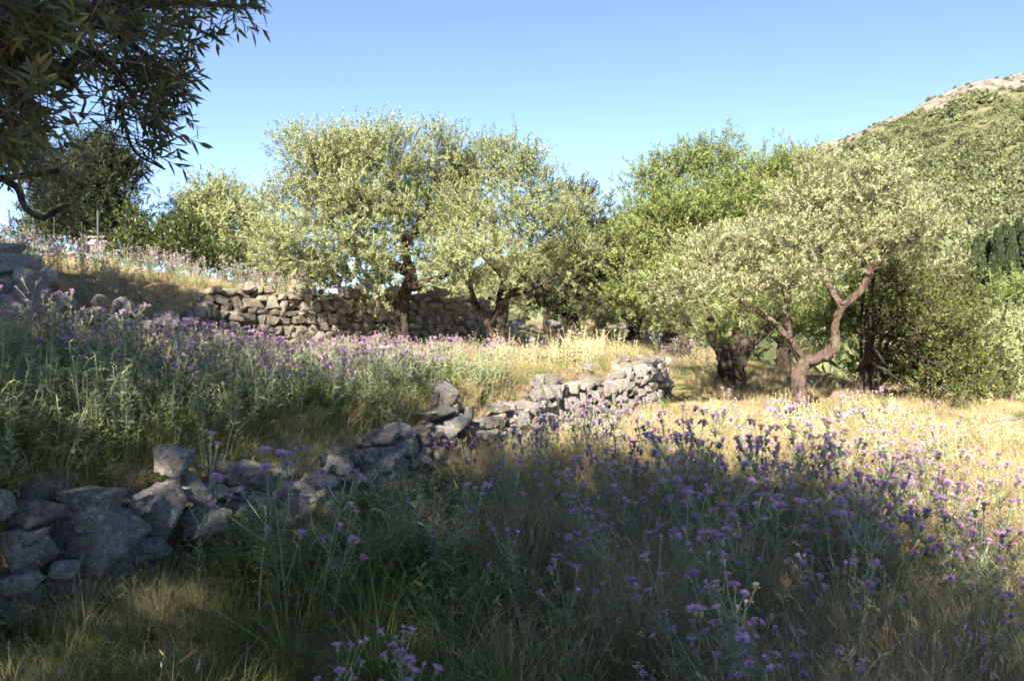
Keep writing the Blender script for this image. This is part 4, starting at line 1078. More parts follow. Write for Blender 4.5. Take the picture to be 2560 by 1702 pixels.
rock('rounded grey boulder lying in the grass before the low wall', 910, 1385, 5.0, 150, 118, NEAR)
rock('half buried grey stone left of the rounded boulder', 790, 1375, 5.1, 110, 70, NEAR)
rock('flat stone in the grass below the rounded boulder', 840, 1445, 4.7, 120, 60, NEAR)
rock('small grey stone right of the rounded boulder in tall grass', 1090, 1395, 4.8, 100, 60, MID)
for i, (px, py, d, w, h, lab) in enumerate([(250, 750, 11.6, 52, 34, 'dark block of fallen stone beside the left heap'), (215, 790, 11.4, 90, 40, 'low slab of fallen stone beneath the left heap'), (315, 768, 12.2, 70, 56, 'upright grey boulder between heap and tall wall'),
                                           (170, 752, 11.3, 44, 30, 'small grey stone at the foot of the left heap'), (270, 805, 11.6, 70, 44, 'grey slab lying below the upright grey boulder'), (412, 800, 13.2, 76, 46, 'wide grey boulder near the end of the tall wall'), (355, 820, 12.4, 60, 30, 'low grey stone left of the wide boulder'),
                                           (555, 855, 13.8, 92, 40, 'broad flat rock at the foot of the tall wall'), (470, 805, 15.0, 48, 30, 'grey stone fallen from the broken wall end'), (500, 830, 14.6, 50, 34, 'grey stone right of the fallen wall end stone')]):
    rock(lab, px, py, d, w, h, NEAR)
for (px, py, d, w, h, lab) in [(2228, 1030, 14.0, 66, 40, 'white sunlit boulder at the edge of the thicket'), (2272, 1062, 13.0, 46, 30, 'smaller white stone in front of the white boulder'), (2015, 962, 17.5, 40, 24, 'pale stone behind the leaning olive trunk'), (1985, 948, 18.2, 30, 20, 'small pale stone left of the trunk shadow'),
                               (1295, 812, 22.5, 50, 26, 'pale rock on the bank right of the forked olive'), (1330, 822, 22.6, 34, 18, 'little pale rock beside the bank rock'), (1280, 835, 21.0, 34, 60, 'grey end block of the tall wall'), (1320, 850, 20.2, 36, 14, 'thin pale ledge stone on the bank'), (1345, 844, 20.6, 30, 14, 'small ledge stone at the right of the bank'), (1300, 842, 20.5, 30, 14, 'small ledge stone at the left of the bank'),
                               (1462, 958, 13.2, 46, 26, 'pale loose stone standing on top of the low wall'), (1560, 930, 14.6, 46, 22, 'dark flat stone behind the low wall top'), (1390, 812, 23.0, 40, 20, 'pale rock under the shaded olive')]:
    rock(lab, px, py, d, w, h, PALE)
print('stones', round(time.time() - T0, 1))

# ------------------------------------------------------------------ fence, pillar and low wall at the upper left
def box_mesh(name, sx, sy, sz, mat, bev=0.01):
    bm = bmesh.new(); bmesh.ops.create_cube(bm, size=1.0)
    for v in bm.verts: v.co = Vector((v.co.x * sx, v.co.y * sy, (v.co.z + 0.5) * sz))
    bmesh.ops.bevel(bm, geom=bm.edges[:], offset=bev, segments=1, affect='EDGES')
    me = bpy.data.meshes.new(name); bm.to_mesh(me); bm.free(); me.materials.append(mat); return me


fa, fb = P(-60, 600, 26.0), P(262, 655, 28.5)
fa[2] = Hs(fa[0], fa[1]); fb[2] = Hs(fb[0], fb[1])
e4 = np.array([(fa[0] + fb[0]) / 2, (fa[1] + fb[1]) / 2, (fa[2] + fb[2]) / 2])
gw = empty('garden_wall', e4, 'low rough stone garden wall below the wire fence at the left', 'wall')
n = 44
for k in range(n):
    for c in range(3):
        t = (k + r.uniform(0.2, 0.8) + 0.5 * (c % 2)) / n; p = fa + (fb - fa) * t
        topz = P(0, np.interp(1280 + p[0] / p[1] * FX, [0, 250], [592, 640]), p[1])[2]
        zz = topz - 0.12 - c * 0.21
        stone(gw, MID, (p[0], p[1] + r.uniform(-0.04, 0.04), zz), (0.3 * r.uniform(0.8, 1.3), 0.34, 0.25), math.atan2(fb[1] - fa[1], fb[0] - fa[0]), 0.06, e4)
pp = P(251, 650, 27.0); pp[2] = Hs(pp[0], pp[1]) - 0.05
pil = empty('stone_pillar', pp, 'squat stone gate pillar beneath the dark conifer', 'pillar')
ph = P(251, 597, 27.0)[2] - pp[2]
for k in range(4):
    for i in (-1, 1):
        hh = ph / 4
        o = stone(pil, MID, (pp[0] + i * 0.13 + r.uniform(-0.03, 0.03), pp[1] + r.uniform(-0.02, 0.02), pp[2] + (k + 0.5) * hh), (0.33, 0.5, hh * 1.15), r.normal() * 0.1, 0.04, pp)
obj('cap', box_mesh('pillar_cap', 0.56, 0.5, 0.06, M['stone']), pil, (0, 0, ph))
mp_ = P(247, 650, 26.2); mp_[2] = Hs(mp_[0], mp_[1])
mh = P(247, 528, 26.2)[2] - mp_[2]
V, F = btubes(np.array([[(0, 0, -0.2), (0, 0, mh * 0.5), (0, 0, mh)]]), np.full((1, 3), 0.035), 10)
o = obj('metal_post', mesh_from('metal_post', V, [F], [M['metal']]), None, mp_)
tag(o, 'tall blue grey metal post in front of the stone pillar', 'post')
fe = empty('wire_fence', e4, 'thin wire fence on posts along the garden wall', 'fence')
tops = []
for px in (-40, 8, 66, 118, 190):
    t = (px + 60) / 322; p = fa + (fb - fa) * t + np.array([0, 0.3, 0]); d = p[1]
    z0 = P(px, 605, d)[2] - 0.3; z1 = P(px, np.interp(px, [0, 190], [525, 555]), d)[2]
    V, F = btubes(np.array([[(0, 0, 0), (0, 0, (z1 - z0) / 2), (0, 0, z1 - z0)]]), np.full((1, 3), 0.016), 8)
    obj('post', mesh_from('fence_post', V, [F], [M['metal']]), fe, np.array([p[0], p[1], z0]) - e4); tops.append((p[0], p[1], z0, z1))
for f_ in (0.97, 0.6):
    pts = []
    for (a, b_) in zip(tops[:-1], tops[1:]):
        for t in np.linspace(0, 1, 5)[:-1]:
            q = [a[i] + (b_[i] - a[i]) * t for i in range(4)]
            pts.append((q[0], q[1], q[2] + (q[3] - q[2]) * f_ - 0.05 * math.sin(math.pi * t)))
    pts.append((tops[-1][0], tops[-1][1], tops[-1][2] + (tops[-1][3] - tops[-1][2]) * f_))
    V, F = btubes(np.array([pts]) - e4, np.full((1, len(pts)), 0.005), 4)
    obj('wire', mesh_from('fence_wire', V, [F], [M['metal']]), fe)

# dead wood and slack wire at the right edge
p = P(2510, 1075, 11.0); g = Hs(p[0], p[1]); dw = Acc()
for k in range(12):
    a = r.uniform(0, 6.28); l = r.uniform(0.2, 0.5)
    q = np.array([(0, 0, 0.02), (0.3 * l * math.cos(a), 0.3 * l * math.sin(a), 0.45 * l), (0.8 * l * math.cos(a), 0.8 * l * math.sin(a), 0.75 * l)]) + r.normal(size=(1, 3)) * np.array([0.22, 0.12, 0.0])
    V, F = btubes(q[None], np.array([[0.016, 0.012, 0.004]]), 6); dw.add(V, F, (0.4, 0, 0))
tag(obj('dead_branch', dw.mesh('dead_branch', [M['wood']]), None, (p[0], p[1], g)), 'heap of reddish dead twigs in the grass at the right edge', 'dead branch')
a_, b_ = P(2430, 1060, 11.0), P(2640, 1028, 11.0)
V, F = btubes(np.array([[a_, (a_ + b_) / 2 - (0, 0, 0.02), b_]]), np.full((1, 3), 0.012), 6)
e = Hs(a_[0], a_[1])
tag(obj('pole', mesh_from('pole', V, [F], [M['concrete']])), 'thin pale pole leaning over the grass at the right edge', 'pole')

# far house in the valley: only a strip of its roof shows
hp = P(2506, 842, 88.0)
hz = float(hill_z(hp[0], hp[1])) - 1.5
hs = empty('house', (hp[0], hp[1] + 2, hz), 'distant house with red tile roof among the valley olives', 'house')
hh = max(1.6, hp[2] - hz - 0.4)
obj('wall', box_mesh('house_wall', 6, 5, hh, M['plaster']), hs)
V = np.array([(-3.3, -2.8, hh), (3.3, -2.8, hh), (3.3, 2.8, hh), (-3.3, 2.8, hh), (-3.3, 0, hh + 0.9), (3.3, 0, hh + 0.9)])
obj('roof', mesh_from('house_roof', V, [np.array([(0, 1, 5, 4), (2, 3, 4, 5)]), np.array([(3, 0, 4), (1, 2, 5)])], [M['rooftile']], None, False), hs)
for sx in (-1.6, 1.6):
    obj('window', box_mesh('house_window', 0.9, 0.06, 1.0, M['metal'], 0.005), hs, (sx, -2.53, hh * 0.4))

# ------------------------------------------------------------------ plants
r = np.random.default_rng(47)


def blades(r, n, h, spread, w, lean, seg=3, colr=(0.1, 0.9), alt=0.1, heads=0.0):
    a = Acc()
    az = r.uniform(0, 6.28, n); rad = spread * np.sqrt(r.uniform(0, 1, n))
    base = np.stack([np.cos(az) * rad, np.sin(az) * rad, np.full(n, -0.02)], -1)
    ha = az + r.normal(0, 0.9, n); hd = np.stack([np.cos(ha), np.sin(ha), 0 * ha], -1)
    hh = h * r.uniform(0.45, 1.1, n); ln_ = lean * r.uniform(0.2, 1.6, n)
    t = np.linspace(0, 1, seg + 1)
    p = base[:, None] + np.array([0, 0, 1.0]) * (hh[:, None] * (t - 0.25 * np.minimum(ln_, 1.4)[:, None] * t ** 2.5))[..., None] + hd[:, None] * (hh[:, None] * ln_[:, None] * t ** 1.9)[..., None]
    sa = r.uniform(0, 6.28, n); sd = np.stack([np.cos(sa), np.sin(sa), 0 * sa], -1)[:, None]
    ww = w * r.uniform(0.6, 1.3, n)[:, None, None] * (1 - t * 0.85)[None, :, None]
    V = np.stack([p - sd * ww / 2, p + sd * ww / 2], 2).reshape(-1, 3)
    i = np.arange(seg) * 2; f = np.stack([i, i + 1, i + 3, i + 2], -1)
    F = (np.arange(n)[:, None, None] * (seg + 1) * 2 + f[None]).reshape(-1, 4)
    cc = np.stack([r.uniform(*colr, n), (r.uniform(size=n) < alt) * r.uniform(0.4, 1, n), 0 * az], -1)
    a.add(V, F, np.repeat(cc, (seg + 1) * 2, 0))
    k = int(n * heads)
    if k:
        tip = p[:k, -1]; dr = unit(p[:k, -1] - p[:k, -2])
        for s_ in range(5):
            ang = r.normal(size=(k, 3)) * 0.35
            V, F, per = leaves(tip - dr * (0.012 * s_), unit(dr + ang), unit(r.normal(size=(k, 3))), 0.03, 0.006)
            a.add(V, F, (0.45, 0, 0))
    return a


def mk(prefix, specs, mat):
    return kinds(prefix, [blades(r, **s).mesh(prefix, [mat], False) for s in specs])


def frustum_points(n, d0, d1, margin=1.12, power=1.0):
    """random ground points in front of the camera, more or less even over the ground"""
    u = r.uniform(0, 1, n); d = (d0 ** power + u * (d1 ** power - d0 ** power)) ** (1 / power)
    x = r.uniform(-1, 1, n) * (0.643 * d * margin + 0.3)
    return x, d


# patches of sward: blades of many tufts in one square, so that few of them overlap
def patch(r, size, tufts, h, w, lean, seg=3, colr=(0.1, 0.9), alt=0.1, heads=0.2, per=22, hv=0.35):
    A = Acc()
    for _ in range(tufts):
        hh = h * np.clip(r.normal(1.0, hv), 0.4, 1.9)
        t = blades(r, per, hh, 0.05, w, lean * r.uniform(0.6, 1.5), seg, (colr[0] + r.uniform(0, 0.15), colr[1] - r.uniform(0, 0.25)), alt, heads)
        o = np.append(r.uniform(-0.5, 0.5, 2) * size, 0.0); base = 0
        for V, F, C, MI in zip(t.V, t.F, t.C, t.MI):
            A.add(V + o, F - base, C, 0); base += len(V)
    return A


def mkp(prefix, specs, mat):
    return kinds(prefix, [patch(r, **s).mesh(prefix, [mat], False) for s in specs])


dry_n = mkp('dry_grass', [dict(size=0.5, tufts=26, h=0.33, w=0.0042, lean=0.6, heads=0.12), dict(size=0.5, tufts=24, h=0.26, w=0.0045, lean=0.9), dict(size=0.5, tufts=24, h=0.40, w=0.004, lean=0.45, heads=0.2), dict(size=0.5, tufts=22, h=0.22, w=0.005, lean=1.1, heads=0.1), dict(size=0.5, tufts=20, h=0.36, w=0.0045, lean=0.7, heads=0.12)], M['dry'])
grn_n = mkp('green_grass', [dict(size=0.5, tufts=22, h=0.27, w=0.006, lean=0.7, alt=0.2, heads=0.05), dict(size=0.5, tufts=24, h=0.20, w=0.007, lean=0.9, alt=0.15, heads=0.0), dict(size=0.5, tufts=20, h=0.34, w=0.0055, lean=0.55, alt=0.3, heads=0.15), dict(size=0.5, tufts=24, h=0.14, w=0.009, lean=1.0, alt=0.1, heads=0.0)], M['green'])
dry_f = mkp('far_dry_grass', [dict(size=1.0, tufts=70, h=0.22, w=0.009, lean=0.6, seg=2, per=14, heads=0.15), dict(size=1.0, tufts=70, h=0.17, w=0.010, lean=0.9, seg=2, per=14, heads=0.1), dict(size=1.0, tufts=60, h=0.27, w=0.009, lean=0.5, seg=2, per=14, heads=0.25)], M['dry'])
grn_f = mkp('far_green_grass', [dict(size=1.0, tufts=60, h=0.20, w=0.011, lean=0.7, seg=2, per=14, heads=0.0, alt=0.2), dict(size=1.0, tufts=60, h=0.15, w=0.012, lean=0.9, seg=2, per=14, heads=0.0, alt=0.1)], M['green'])
dry_s = mk('edge_dry_grass', [dict(n=26, h=0.26, spread=0.08, w=0.0045, lean=0.8, heads=0.2), dict(n=24, h=0.2, spread=0.09, w=0.005, lean=1.0)], M['dry'])
grn_s = mk('edge_green_grass', [dict(n=26, h=0.22, spread=0.08, w=0.007, lean=0.9, alt=0.2), dict(n=24, h=0.3, spread=0.07, w=0.006, lean=0.7, alt=0.2)], M['green'])


def wall_gap(x, y):
    s1, a1 = sd_poly(x, y, W1); s2, a2 = sd_poly(x, y, W2)
    g1 = np.where(a1 < A1[6] + 0.6, np.maximum(s1 - 0.30, -s1 - 0.05), 9.0)
    g2 = np.where((a2 > A2[1]) & (a2 < A2[7] + 0.2), np.maximum(s2 - 0.32, -s2 - 0.05), 9.0)
    return np.minimum(np.abs(g1) * np.sign(g1), np.abs(g2) * np.sign(g2))      # distance clear of any wall stones


def clear_of_walls(x, y):
    return wall_gap(x, y) > 0.0


def jgrid(cell, d0, d1):
    X, Y = np.meshgrid(np.arange(-20, 20, cell), np.arange(d0, d1, cell))
    x = X.ravel() + r.uniform(-0.5, 0.5, X.size) * cell; y = Y.ravel() + r.uniform(-0.5, 0.5, X.size) * cell
    m = np.abs(x) < 0.66 * y + 1.6
    return x[m], y[m]


def lay_patches(store, x, y, half, sc0, nk, want, tiltmax=0.5):
    s1, _ = sd_poly(x, y, W1)
    m = (wall_gap(x, y) > half) & (r.uniform(size=len(x)) < want(x, y)) & ~((s1 < 0) & (s1 > -0.32) & (x < -1.2) & (y < 5.2))
    x, y = x[m], y[m]
    z = H(x, y); e = 0.2
    gx = (H(x + e, y) - H(x - e, y)) / (2 * e); gy = (H(x, y + e) - H(x, y - e)) / (2 * e)
    m = np.hypot(gx, gy) < tiltmax
    x, y, z, gx, gy = x[m], y[m], z[m], gx[m], gy[m]
    rz = r.uniform(0, 6.28, len(x))
    out = []
    for i in range(len(x)):
        nv = Vector((-gx[i], -gy[i], 1)).normalized(); q = Vector((0, 0, 1)).rotation_difference(nv) @ Euler((0, 0, rz[i])).to_quaternion(); ee = q.to_euler()
        out.append((ee.x, ee.y, ee.z))
    s1, a1 = sd_poly(x, y, W1)
    hs = np.where((s1 < 0) & (s1 > -1.3) & (x < -0.3) & (y < 6.2), 0.7, 1.0) * np.where(s1 > 0, 0.6, 1 - 0.32 * sstep(9, 11, y))
    store.append((np.stack([x, y, z], -1), np.array(out).reshape(-1, 3), r.uniform(0.85, 1.2, len(x)) * sc0 * hs, r.integers(0, nk, len(x))))


def sow(name, kset, store, label):
    scatter(name, kset, *[np.concatenate([s_[k] for s_ in store]) for k in range(4)], label, 'grass')


gg = lambda x, y: np.clip(greenness(x, y) * 1.15, 0, 1)
st = []; x, y = jgrid(0.40, 1.9, 12.0); lay_patches(st, x, y, 0.22, 1.0, 5, lambda a, b: 1.0 - 0.8 * gg(a, b)); sow('dry_grass', dry_n, st, 'dry straw coloured grass covering the near terraces')
st = []; x, y = jgrid(0.40, 1.9, 12.0); lay_patches(st, x, y, 0.22, 1.0, 4, gg); sow('green_grass', grn_n, st, 'green grass growing among the near stones and straw')
st = []; x, y = jgrid(0.85, 11.6, 27.0); lay_patches(st, x, y, 0.45, 1.0, 3, lambda a, b: 1.0 - 0.6 * gg(a, b)); sow('dry_grass', dry_f, st, 'short sunlit straw grass on the far part of the terraces')
st = []; x, y = jgrid(0.85, 11.6, 27.0); lay_patches(st, x, y, 0.45, 1.0, 2, lambda a, b: np.maximum(gg(a, b), 0.5)); sow('green_grass', grn_f, st, 'green grass in the far part of the terraces')
x, y = frustum_points(16000, 2.2, 23.0, power=1.5); xe, ye = frustum_points(9000, 3.0, 10.5, power=1.5); x, y = np.append(x, xe), np.append(y, ye); wg = wall_gap(x, y); s1_, _ = sd_poly(x, y, W1); m = (wg > -0.14) & (wg < 0.3) & ~((s1_ < 0) & (x < -1.2) & (y < 5.2) & (r.uniform(size=len(x)) < 0.55)); x, y, wg = x[m], y[m], wg[m]
xb, yb = frustum_points(30000, 3.4, 12.0, power=1.5); sb_, ab_ = sd_poly(xb, yb, W1); m = (sb_ > 0.06) & (sb_ < 0.6) & (r.uniform(size=len(xb)) < 0.75)
x, y, wg = np.append(x, xb[m]), np.append(y, yb[m]), np.append(wg, -0.1 + 0 * xb[m])
z = H(x, y); isg = r.uniform(size=len(x)) < np.clip(gg(x, y) * 0.8 + 0.2, 0, 1); rot = np.stack([0 * x, 0 * x, r.uniform(0, 6.28, len(x))], -1); sc = r.uniform(0.6, 1.2, len(x)) * np.where(wg < 0, 0.9, 1)
for (nm_, kset, mm, lab) in (('dry_grass', dry_s, ~isg, 'dry grass tufts along the edges of the stone walls'), ('green_grass', grn_s, isg, 'green grass tufts along the edges of the stone walls')):
    scatter(nm_, kset, np.stack([x, y, z], -1)[mm], rot[mm], sc[mm], r.integers(0, 2, mm.sum()), lab, 'grass')

# ---- thistles
def ribbon(a, p, wd, col, nrm_r, mi=0):
    """ribbon along p (n,3)"""
    t = unit(np.gradient(p, axis=0)); s = unit(np.cross(t, nrm_r)); w = np.asarray(wd)[:, None]
    V = np.stack([p - s * w / 2, p + s * w / 2], 1).reshape(-1, 3); i = np.arange(len(p) - 1) * 2
    a.add(V, np.stack([i, i + 1, i + 3, i + 2], -1), col, mi)


def thistle_mesh(r, h, nb):
    """stems and spiny leaves; returns accumulator and flower head frames"""
    a = Acc(); heads = []
    lean = r.normal(0, 0.10, 2)
    top = np.array([lean[0] * h, lean[1] * h, h])
    main = catmull([(0, 0, -0.03), (top[0] * 0.2, top[1] * 0.2, h * 0.35), (top[0] * 0.55, top[1] * 0.55, h * 0.7), top], 3)
    V, F = btubes(main[None], np.linspace(0.0042, 0.0024, len(main))[None], 4); a.add(V, F, (0.7, 0, 0))
    heads.append((top, unit(main[-1] - main[-2])))
    stems = [main]
    for k in range(nb):
        t = r.uniform(0.4, 0.88); i = int(t * (len(main) - 1)); st_ = main[i]; az = r.uniform(0, 6.28) if k > 1 else k * 3.1 + r.uniform(0, 1)
        l = h * r.uniform(0.20, 0.42) * (1.25 - 0.5 * t); out = np.array([math.cos(az), math.sin(az), 0])
        e_ = st_ + out * l * r.uniform(0.4, 0.75) + np.array([0, 0, l * r.uniform(0.75, 1.0)])
        q = catmull([st_, st_ + out * l * 0.3 + np.array([0, 0, l * 0.35]), e_], 3)
        V, F = btubes(q[None], np.linspace(0.0028, 0.002, len(q))[None], 3); a.add(V, F, (0.75, 0, 0))
        stems.append(q); heads.append((e_, unit(q[-1] - q[-2])))
    # leaves: narrow, lobed with spines, denser towards the foot
    for k in range(int(16 + 6 * nb)):
        s_ = stems[0] if r.uniform() < 0.62 else stems[int(r.integers(0, len(stems)))]
        tt = r.uniform(0.03, 0.9) ** 1.3; i = int(tt * (len(s_) - 2)); b0_ = s_[i] + (s_[i + 1] - s_[i]) * r.uniform()
        L_ = r.uniform(0.07, 0.17) * (1.15 - 0.7 * b0_[2] / h); az = r.uniform(0, 6.28); out = np.array([math.cos(az), math.sin(az), 0])
        tq = np.linspace(0, 1, 5)[:, None]
        p = b0_ + out * L_ * tq * 0.85 + np.array([0, 0, 1]) * L_ * (0.75 * tq - 0.75 * tq ** 2)
        c = (r.uniform(0.05, 0.7), 0.6 if r.uniform() < 0.12 else 0, 0)
        ribbon(a, p, [0.006, 0.010, 0.008, 0.006, 0.001], c, np.array([0, 0, 1.0]))
        side = np.cross(out, (0, 0, 1.0))
        ii = np.array([1, 1, 2, 2, 3, 3]); sg = np.array([1, -1] * 3)[:, None]
        d = unit(side * sg * 0.8 + out * 0.55 + r.normal(size=(6, 3)) * 0.2)
        V, F, per = leaves(p[ii], d, np.tile([0, 0, 1.0], (6, 1)), L_ * 0.26, 0.006); a.add(V, F, c)
    return a, heads


def head_mesh(r, size=1.0, faded=0.0, closed=False):
    a = Acc()
    zz = np.array([-0.008, -0.004, 0.004, 0.012, 0.018]) * size; rr = np.array([0.002, 0.0075, 0.0095, 0.007, 0.0055]) * size
    V, F = btubes(np.stack([0 * zz, 0 * zz, zz], -1)[None], rr[None], 7); a.add(V, F, (0.25, 0.15, 0), 0)
    n = 58
    az = r.uniform(0, 6.28, n); ring = r.uniform(0, 1, n)
    outw = (0.15 + 0.95 * ring) if not closed else (0.1 + 0.25 * ring)
    d = unit(np.stack([np.cos(az) * outw, np.sin(az) * outw, 1.05 - 0.6 * ring], -1)); p = np.stack([np.cos(az) * 0.004, np.sin(az) * 0.004, 0.014 + 0 * az], -1) * size
    nm = np.stack([-np.cos(az) * 0.5, -np.sin(az) * 0.5, np.ones(n)], -1)
    V, F, per = leaves(p, d, unit(nm), size * (0.015 + 0.012 * ring), size * 0.0046)
    a.add(V, F, np.repeat(np.stack([np.clip(0.15 + 0.75 * ring + r.normal(0, 0.1, n), 0, 1), np.full(n, faded), 0 * az], -1), per, 0), 1)
    return a


def split_head(a):
    n0 = len(a.V[0]); i, f = Acc(), Acc(); i.add(a.V[0], a.F[0], a.C[0], 0); f.add(a.V[1], a.F[1] - n0, a.C[1], 0)
    return i.mesh('flower_head', [M['stem']], False), f.mesh('florets', [M['petal']], False)


head_ms = [split_head(head_mesh(r, *q)) for q in ((1.0,), (1.15, 0.12), (0.85, 0.0, True), (0.9, 0.85))]
TH = []
for k in range(10):
    a, hd = thistle_mesh(r, r.uniform(0.46, 0.72), int(r.integers(4, 9)))
    stem_me = a.mesh('thistle_stem', [M['stem']], False)
    hm = [int(r.choice(4, p=[0.38, 0.26, 0.22, 0.14])) for _ in hd]
    mats_ = []
    full = Acc(); full.V, full.F, full.C, full.MI, full.n = list(a.V), list(a.F), list(a.C), list(a.MI), a.n
    for (p, d), q in zip(hd, hm):
        h_ = head_mesh(r, [1.2, 1.35, 1.05, 1.2][q], [0, 0.12, 0, 0.85][q], q == 2)
        R3 = np.array(Vector(d.tolist()).to_track_quat('Z', 'Y').to_matrix())
        for V, F, C, MI, off in zip(h_.V, h_.F, h_.C, h_.MI, np.concatenate([[0], np.cumsum([len(v) for v in h_.V])[:-1]])):
            full.add(V @ R3.T + p, F - off, C, int(MI[0]))
    TH.append((stem_me, hd, hm, full.mesh('thistle_plant', [M['stem'], M['petal']], False)))

# where they stand: (centre x, centre y, spread x, spread y, count, zone)
ZN = [('shade_front', 'purple thistle where the shadow edge crosses the right meadow', [(2.3, 5.6, 0.85, 1.1, 80)]),
      ('shade_mid', 'purple thistle in the shaded straw midway to the pale near olive', [(1.2, 7.2, 0.6, 1.0, 36)]),
      ('shade_centre', 'purple thistle in the middle of the shaded foreground grass', [(0.9, 4.6, 0.75, 0.9, 46)]),
      ('shade_low', 'purple thistle in the shade near the lower right corner', [(1.7, 3.9, 0.5, 0.6, 22)]),
      ('bottom', 'purple thistle at the bottom edge of the foreground grass', [(-0.45, 2.75, 0.16, 0.12, 5), (0.75, 2.8, 0.2, 0.2, 9), (1.25, 3.0, 0.2, 0.25, 8)]),
      ('sun_right', 'pink thistle in the sunlit straw at the lower right', [(2.2, 3.7, 0.22, 0.5, 14), (3.7, 6.6, 0.55, 1.0, 20)]),
      ('wall_foot', 'purple thistle growing at the foot of the low wall', [(0.9, 8.6, 0.45, 0.9, 34), (0.2, 7.6, 0.35, 0.9, 16), (-0.45, 5.9, 0.3, 0.4, 7)]),
      ('upper', 'purple thistle on the middle terrace above the low wall', [(-1.8, 8.8, 1.0, 1.3, 190), (-3.2, 9.8, 1.2, 1.5, 130), (-1.3, 11.3, 0.8, 1.3, 90), (-2.6, 13.2, 1.6, 1.2, 150), (-2.4, 6.9, 0.6, 0.7, 50), (-4.0, 7.6, 0.8, 0.9, 46)]),
      ('terrace3', 'pale pink thistle on the top terrace beyond the heap', [(-8.2, 14.8, 1.3, 1.6, 200), (-6.8, 18.6, 1.6, 1.2, 110)]),
      ('far', 'pink thistle in the far straw by the end of the low wall', [(4.4, 20.0, 0.6, 1.0, 24), (4.2, 11.0, 0.7, 0.6, 16)])]
cand = []
for (zn, lab, patches) in ZN:
    for (cx, cy, sx, sy, n) in patches:
        x = r.normal(cx, sx, n); y = r.normal(cy, sy, n)
        s1_, _ = sd_poly(x, y, W1); ok = clear_of_walls(x, y) & (y > 2.45)
        s2_, _ = sd_poly(x, y, W2)
        if zn in ('shade_front', 'shade_mid', 'shade_centre', 'shade_low', 'bottom', 'sun_right', 'wall_foot'): ok &= s1_ < -0.2
        if zn == 'upper': ok &= (s1_ > 0.3) & (s2_ < -0.2)
        if zn == 'terrace3': ok &= s2_ > 0.3
        ok &= np.abs(x) < 0.68 * y
        for a_, b_ in zip(x[ok], y[ok]): cand.append((zn, lab, a_, b_))
for (a_, b_) in ((-1.30, 4.05), (-1.12, 3.95), (-1.22, 4.2), (-1.0, 4.1), (-1.75, 4.35)): cand.append(('boulder', 'tall pink thistle standing before the stones near the rounded boulder', a_, b_))
cand.sort(key=lambda c: c[3])
rest_pts = []
ROT = {}
for i, (zn, lab, x, y) in enumerate(cand):
    k = int(r.integers(0, len(TH))); s = r.uniform(0.58, 1.18) * (0.8 if y < 3.2 else 1.0); rz = r.uniform(0, 6.28); tl = r.normal(0, 0.09, 2)
    if zn == 'boulder': s = r.uniform(1.05, 1.25)
    if zn == 'terrace3': s *= 0.9
    if zn == 'upper': s *= 0.85 - 0.22 * float(sstep(8, 12, np.array(y)))
    if i >= 300:
        rest_pts.append((x, y, Hs(x, y), tl[0], tl[1], rz, s, k)); continue
    loc = (x, y, Hs(x, y))
    stem_me, hd, hm, full = TH[k]
    o = obj('thistle', stem_me if i < 110 else full, None, loc)
    o.rotation_euler = (tl[0], tl[1], rz); o.scale = (s, s, s)
    tag(o, lab, 'thistle', lab.replace('thistle', 'thistles', 1))
    if i < 110:
        for (p, d), q in zip(hd, hm):
            c = obj('flower_head', head_ms[q][0], o, p.tolist()); obj('florets', head_ms[q][1], c); c.rotation_euler = Vector(d.tolist()).to_track_quat('Z', 'Y').to_euler()
            fs = r.uniform(0.9, 1.25); c.scale = (fs, fs, fs)
rp = np.array(rest_pts)
scatter('thistle_field', kinds('thistle', [t_[3] for t_ in TH]), rp[:, :3], rp[:, 3:6], rp[:, 6], rp[:, 7], 'mass of further purple thistles across the terraces', 'thistles')
print('thistles', len(cand), round(time.time() - T0, 1))

# ---- woolly sage
def sage_mesh(r, mat, h):
    a = Acc()
    for k in range(int(r.integers(5, 9))):
        az = r.uniform(0, 6.28); b_ = np.array([math.cos(az), math.sin(az), 0]) * r.uniform(0.01, 0.09)
        hh = h * r.uniform(0.6, 1.1); tip = b_ * r.uniform(1.5, 3.0) + np.array([0, 0, hh])
        q = catmull([b_ - (0, 0, 0.03), b_ * 1.2 + np.array([0, 0, hh * 0.5]), tip], 4)
        V, F = btubes(q[None], np.linspace(0.0045, 0.0025, len(q))[None], 4); a.add(V, F, (0.5, 0.2, 0))
        npair = int(r.integers(7, 11)); ph = r.uniform(0, 3)
        for j in range(npair):
            t_ = 0.2 + 0.8 * j / (npair - 1); i = min(int(t_ * (len(q) - 1)), len(q) - 2); f = t_ * (len(q) - 1) - i; p = q[i] * (1 - f) + q[i + 1] * f
            az = ph + j * 1.57; L_ = r.uniform(0.05, 0.10) * (1.15 - 0.55 * t_)
            for sg in (1, -1):
                out = np.array([math.cos(az), math.sin(az), 0]) * sg
                d = unit(out + np.array([0, 0, r.uniform(0.1, 0.8)]) + r.normal(size=3) * 0.15)
                V, F, per = leaves(p[None], d[None], np.array([[0, 0, 1.0]]) + r.normal(size=(1, 3)) * 0.3, np.array([L_]), np.array([L_ * 0.26]), True)
                a.add(V, F, (r.uniform(0.1, 0.95), 0.7 * (r.uniform() < 0.1), 0))
    return a.mesh('sage_plant', [mat], False)


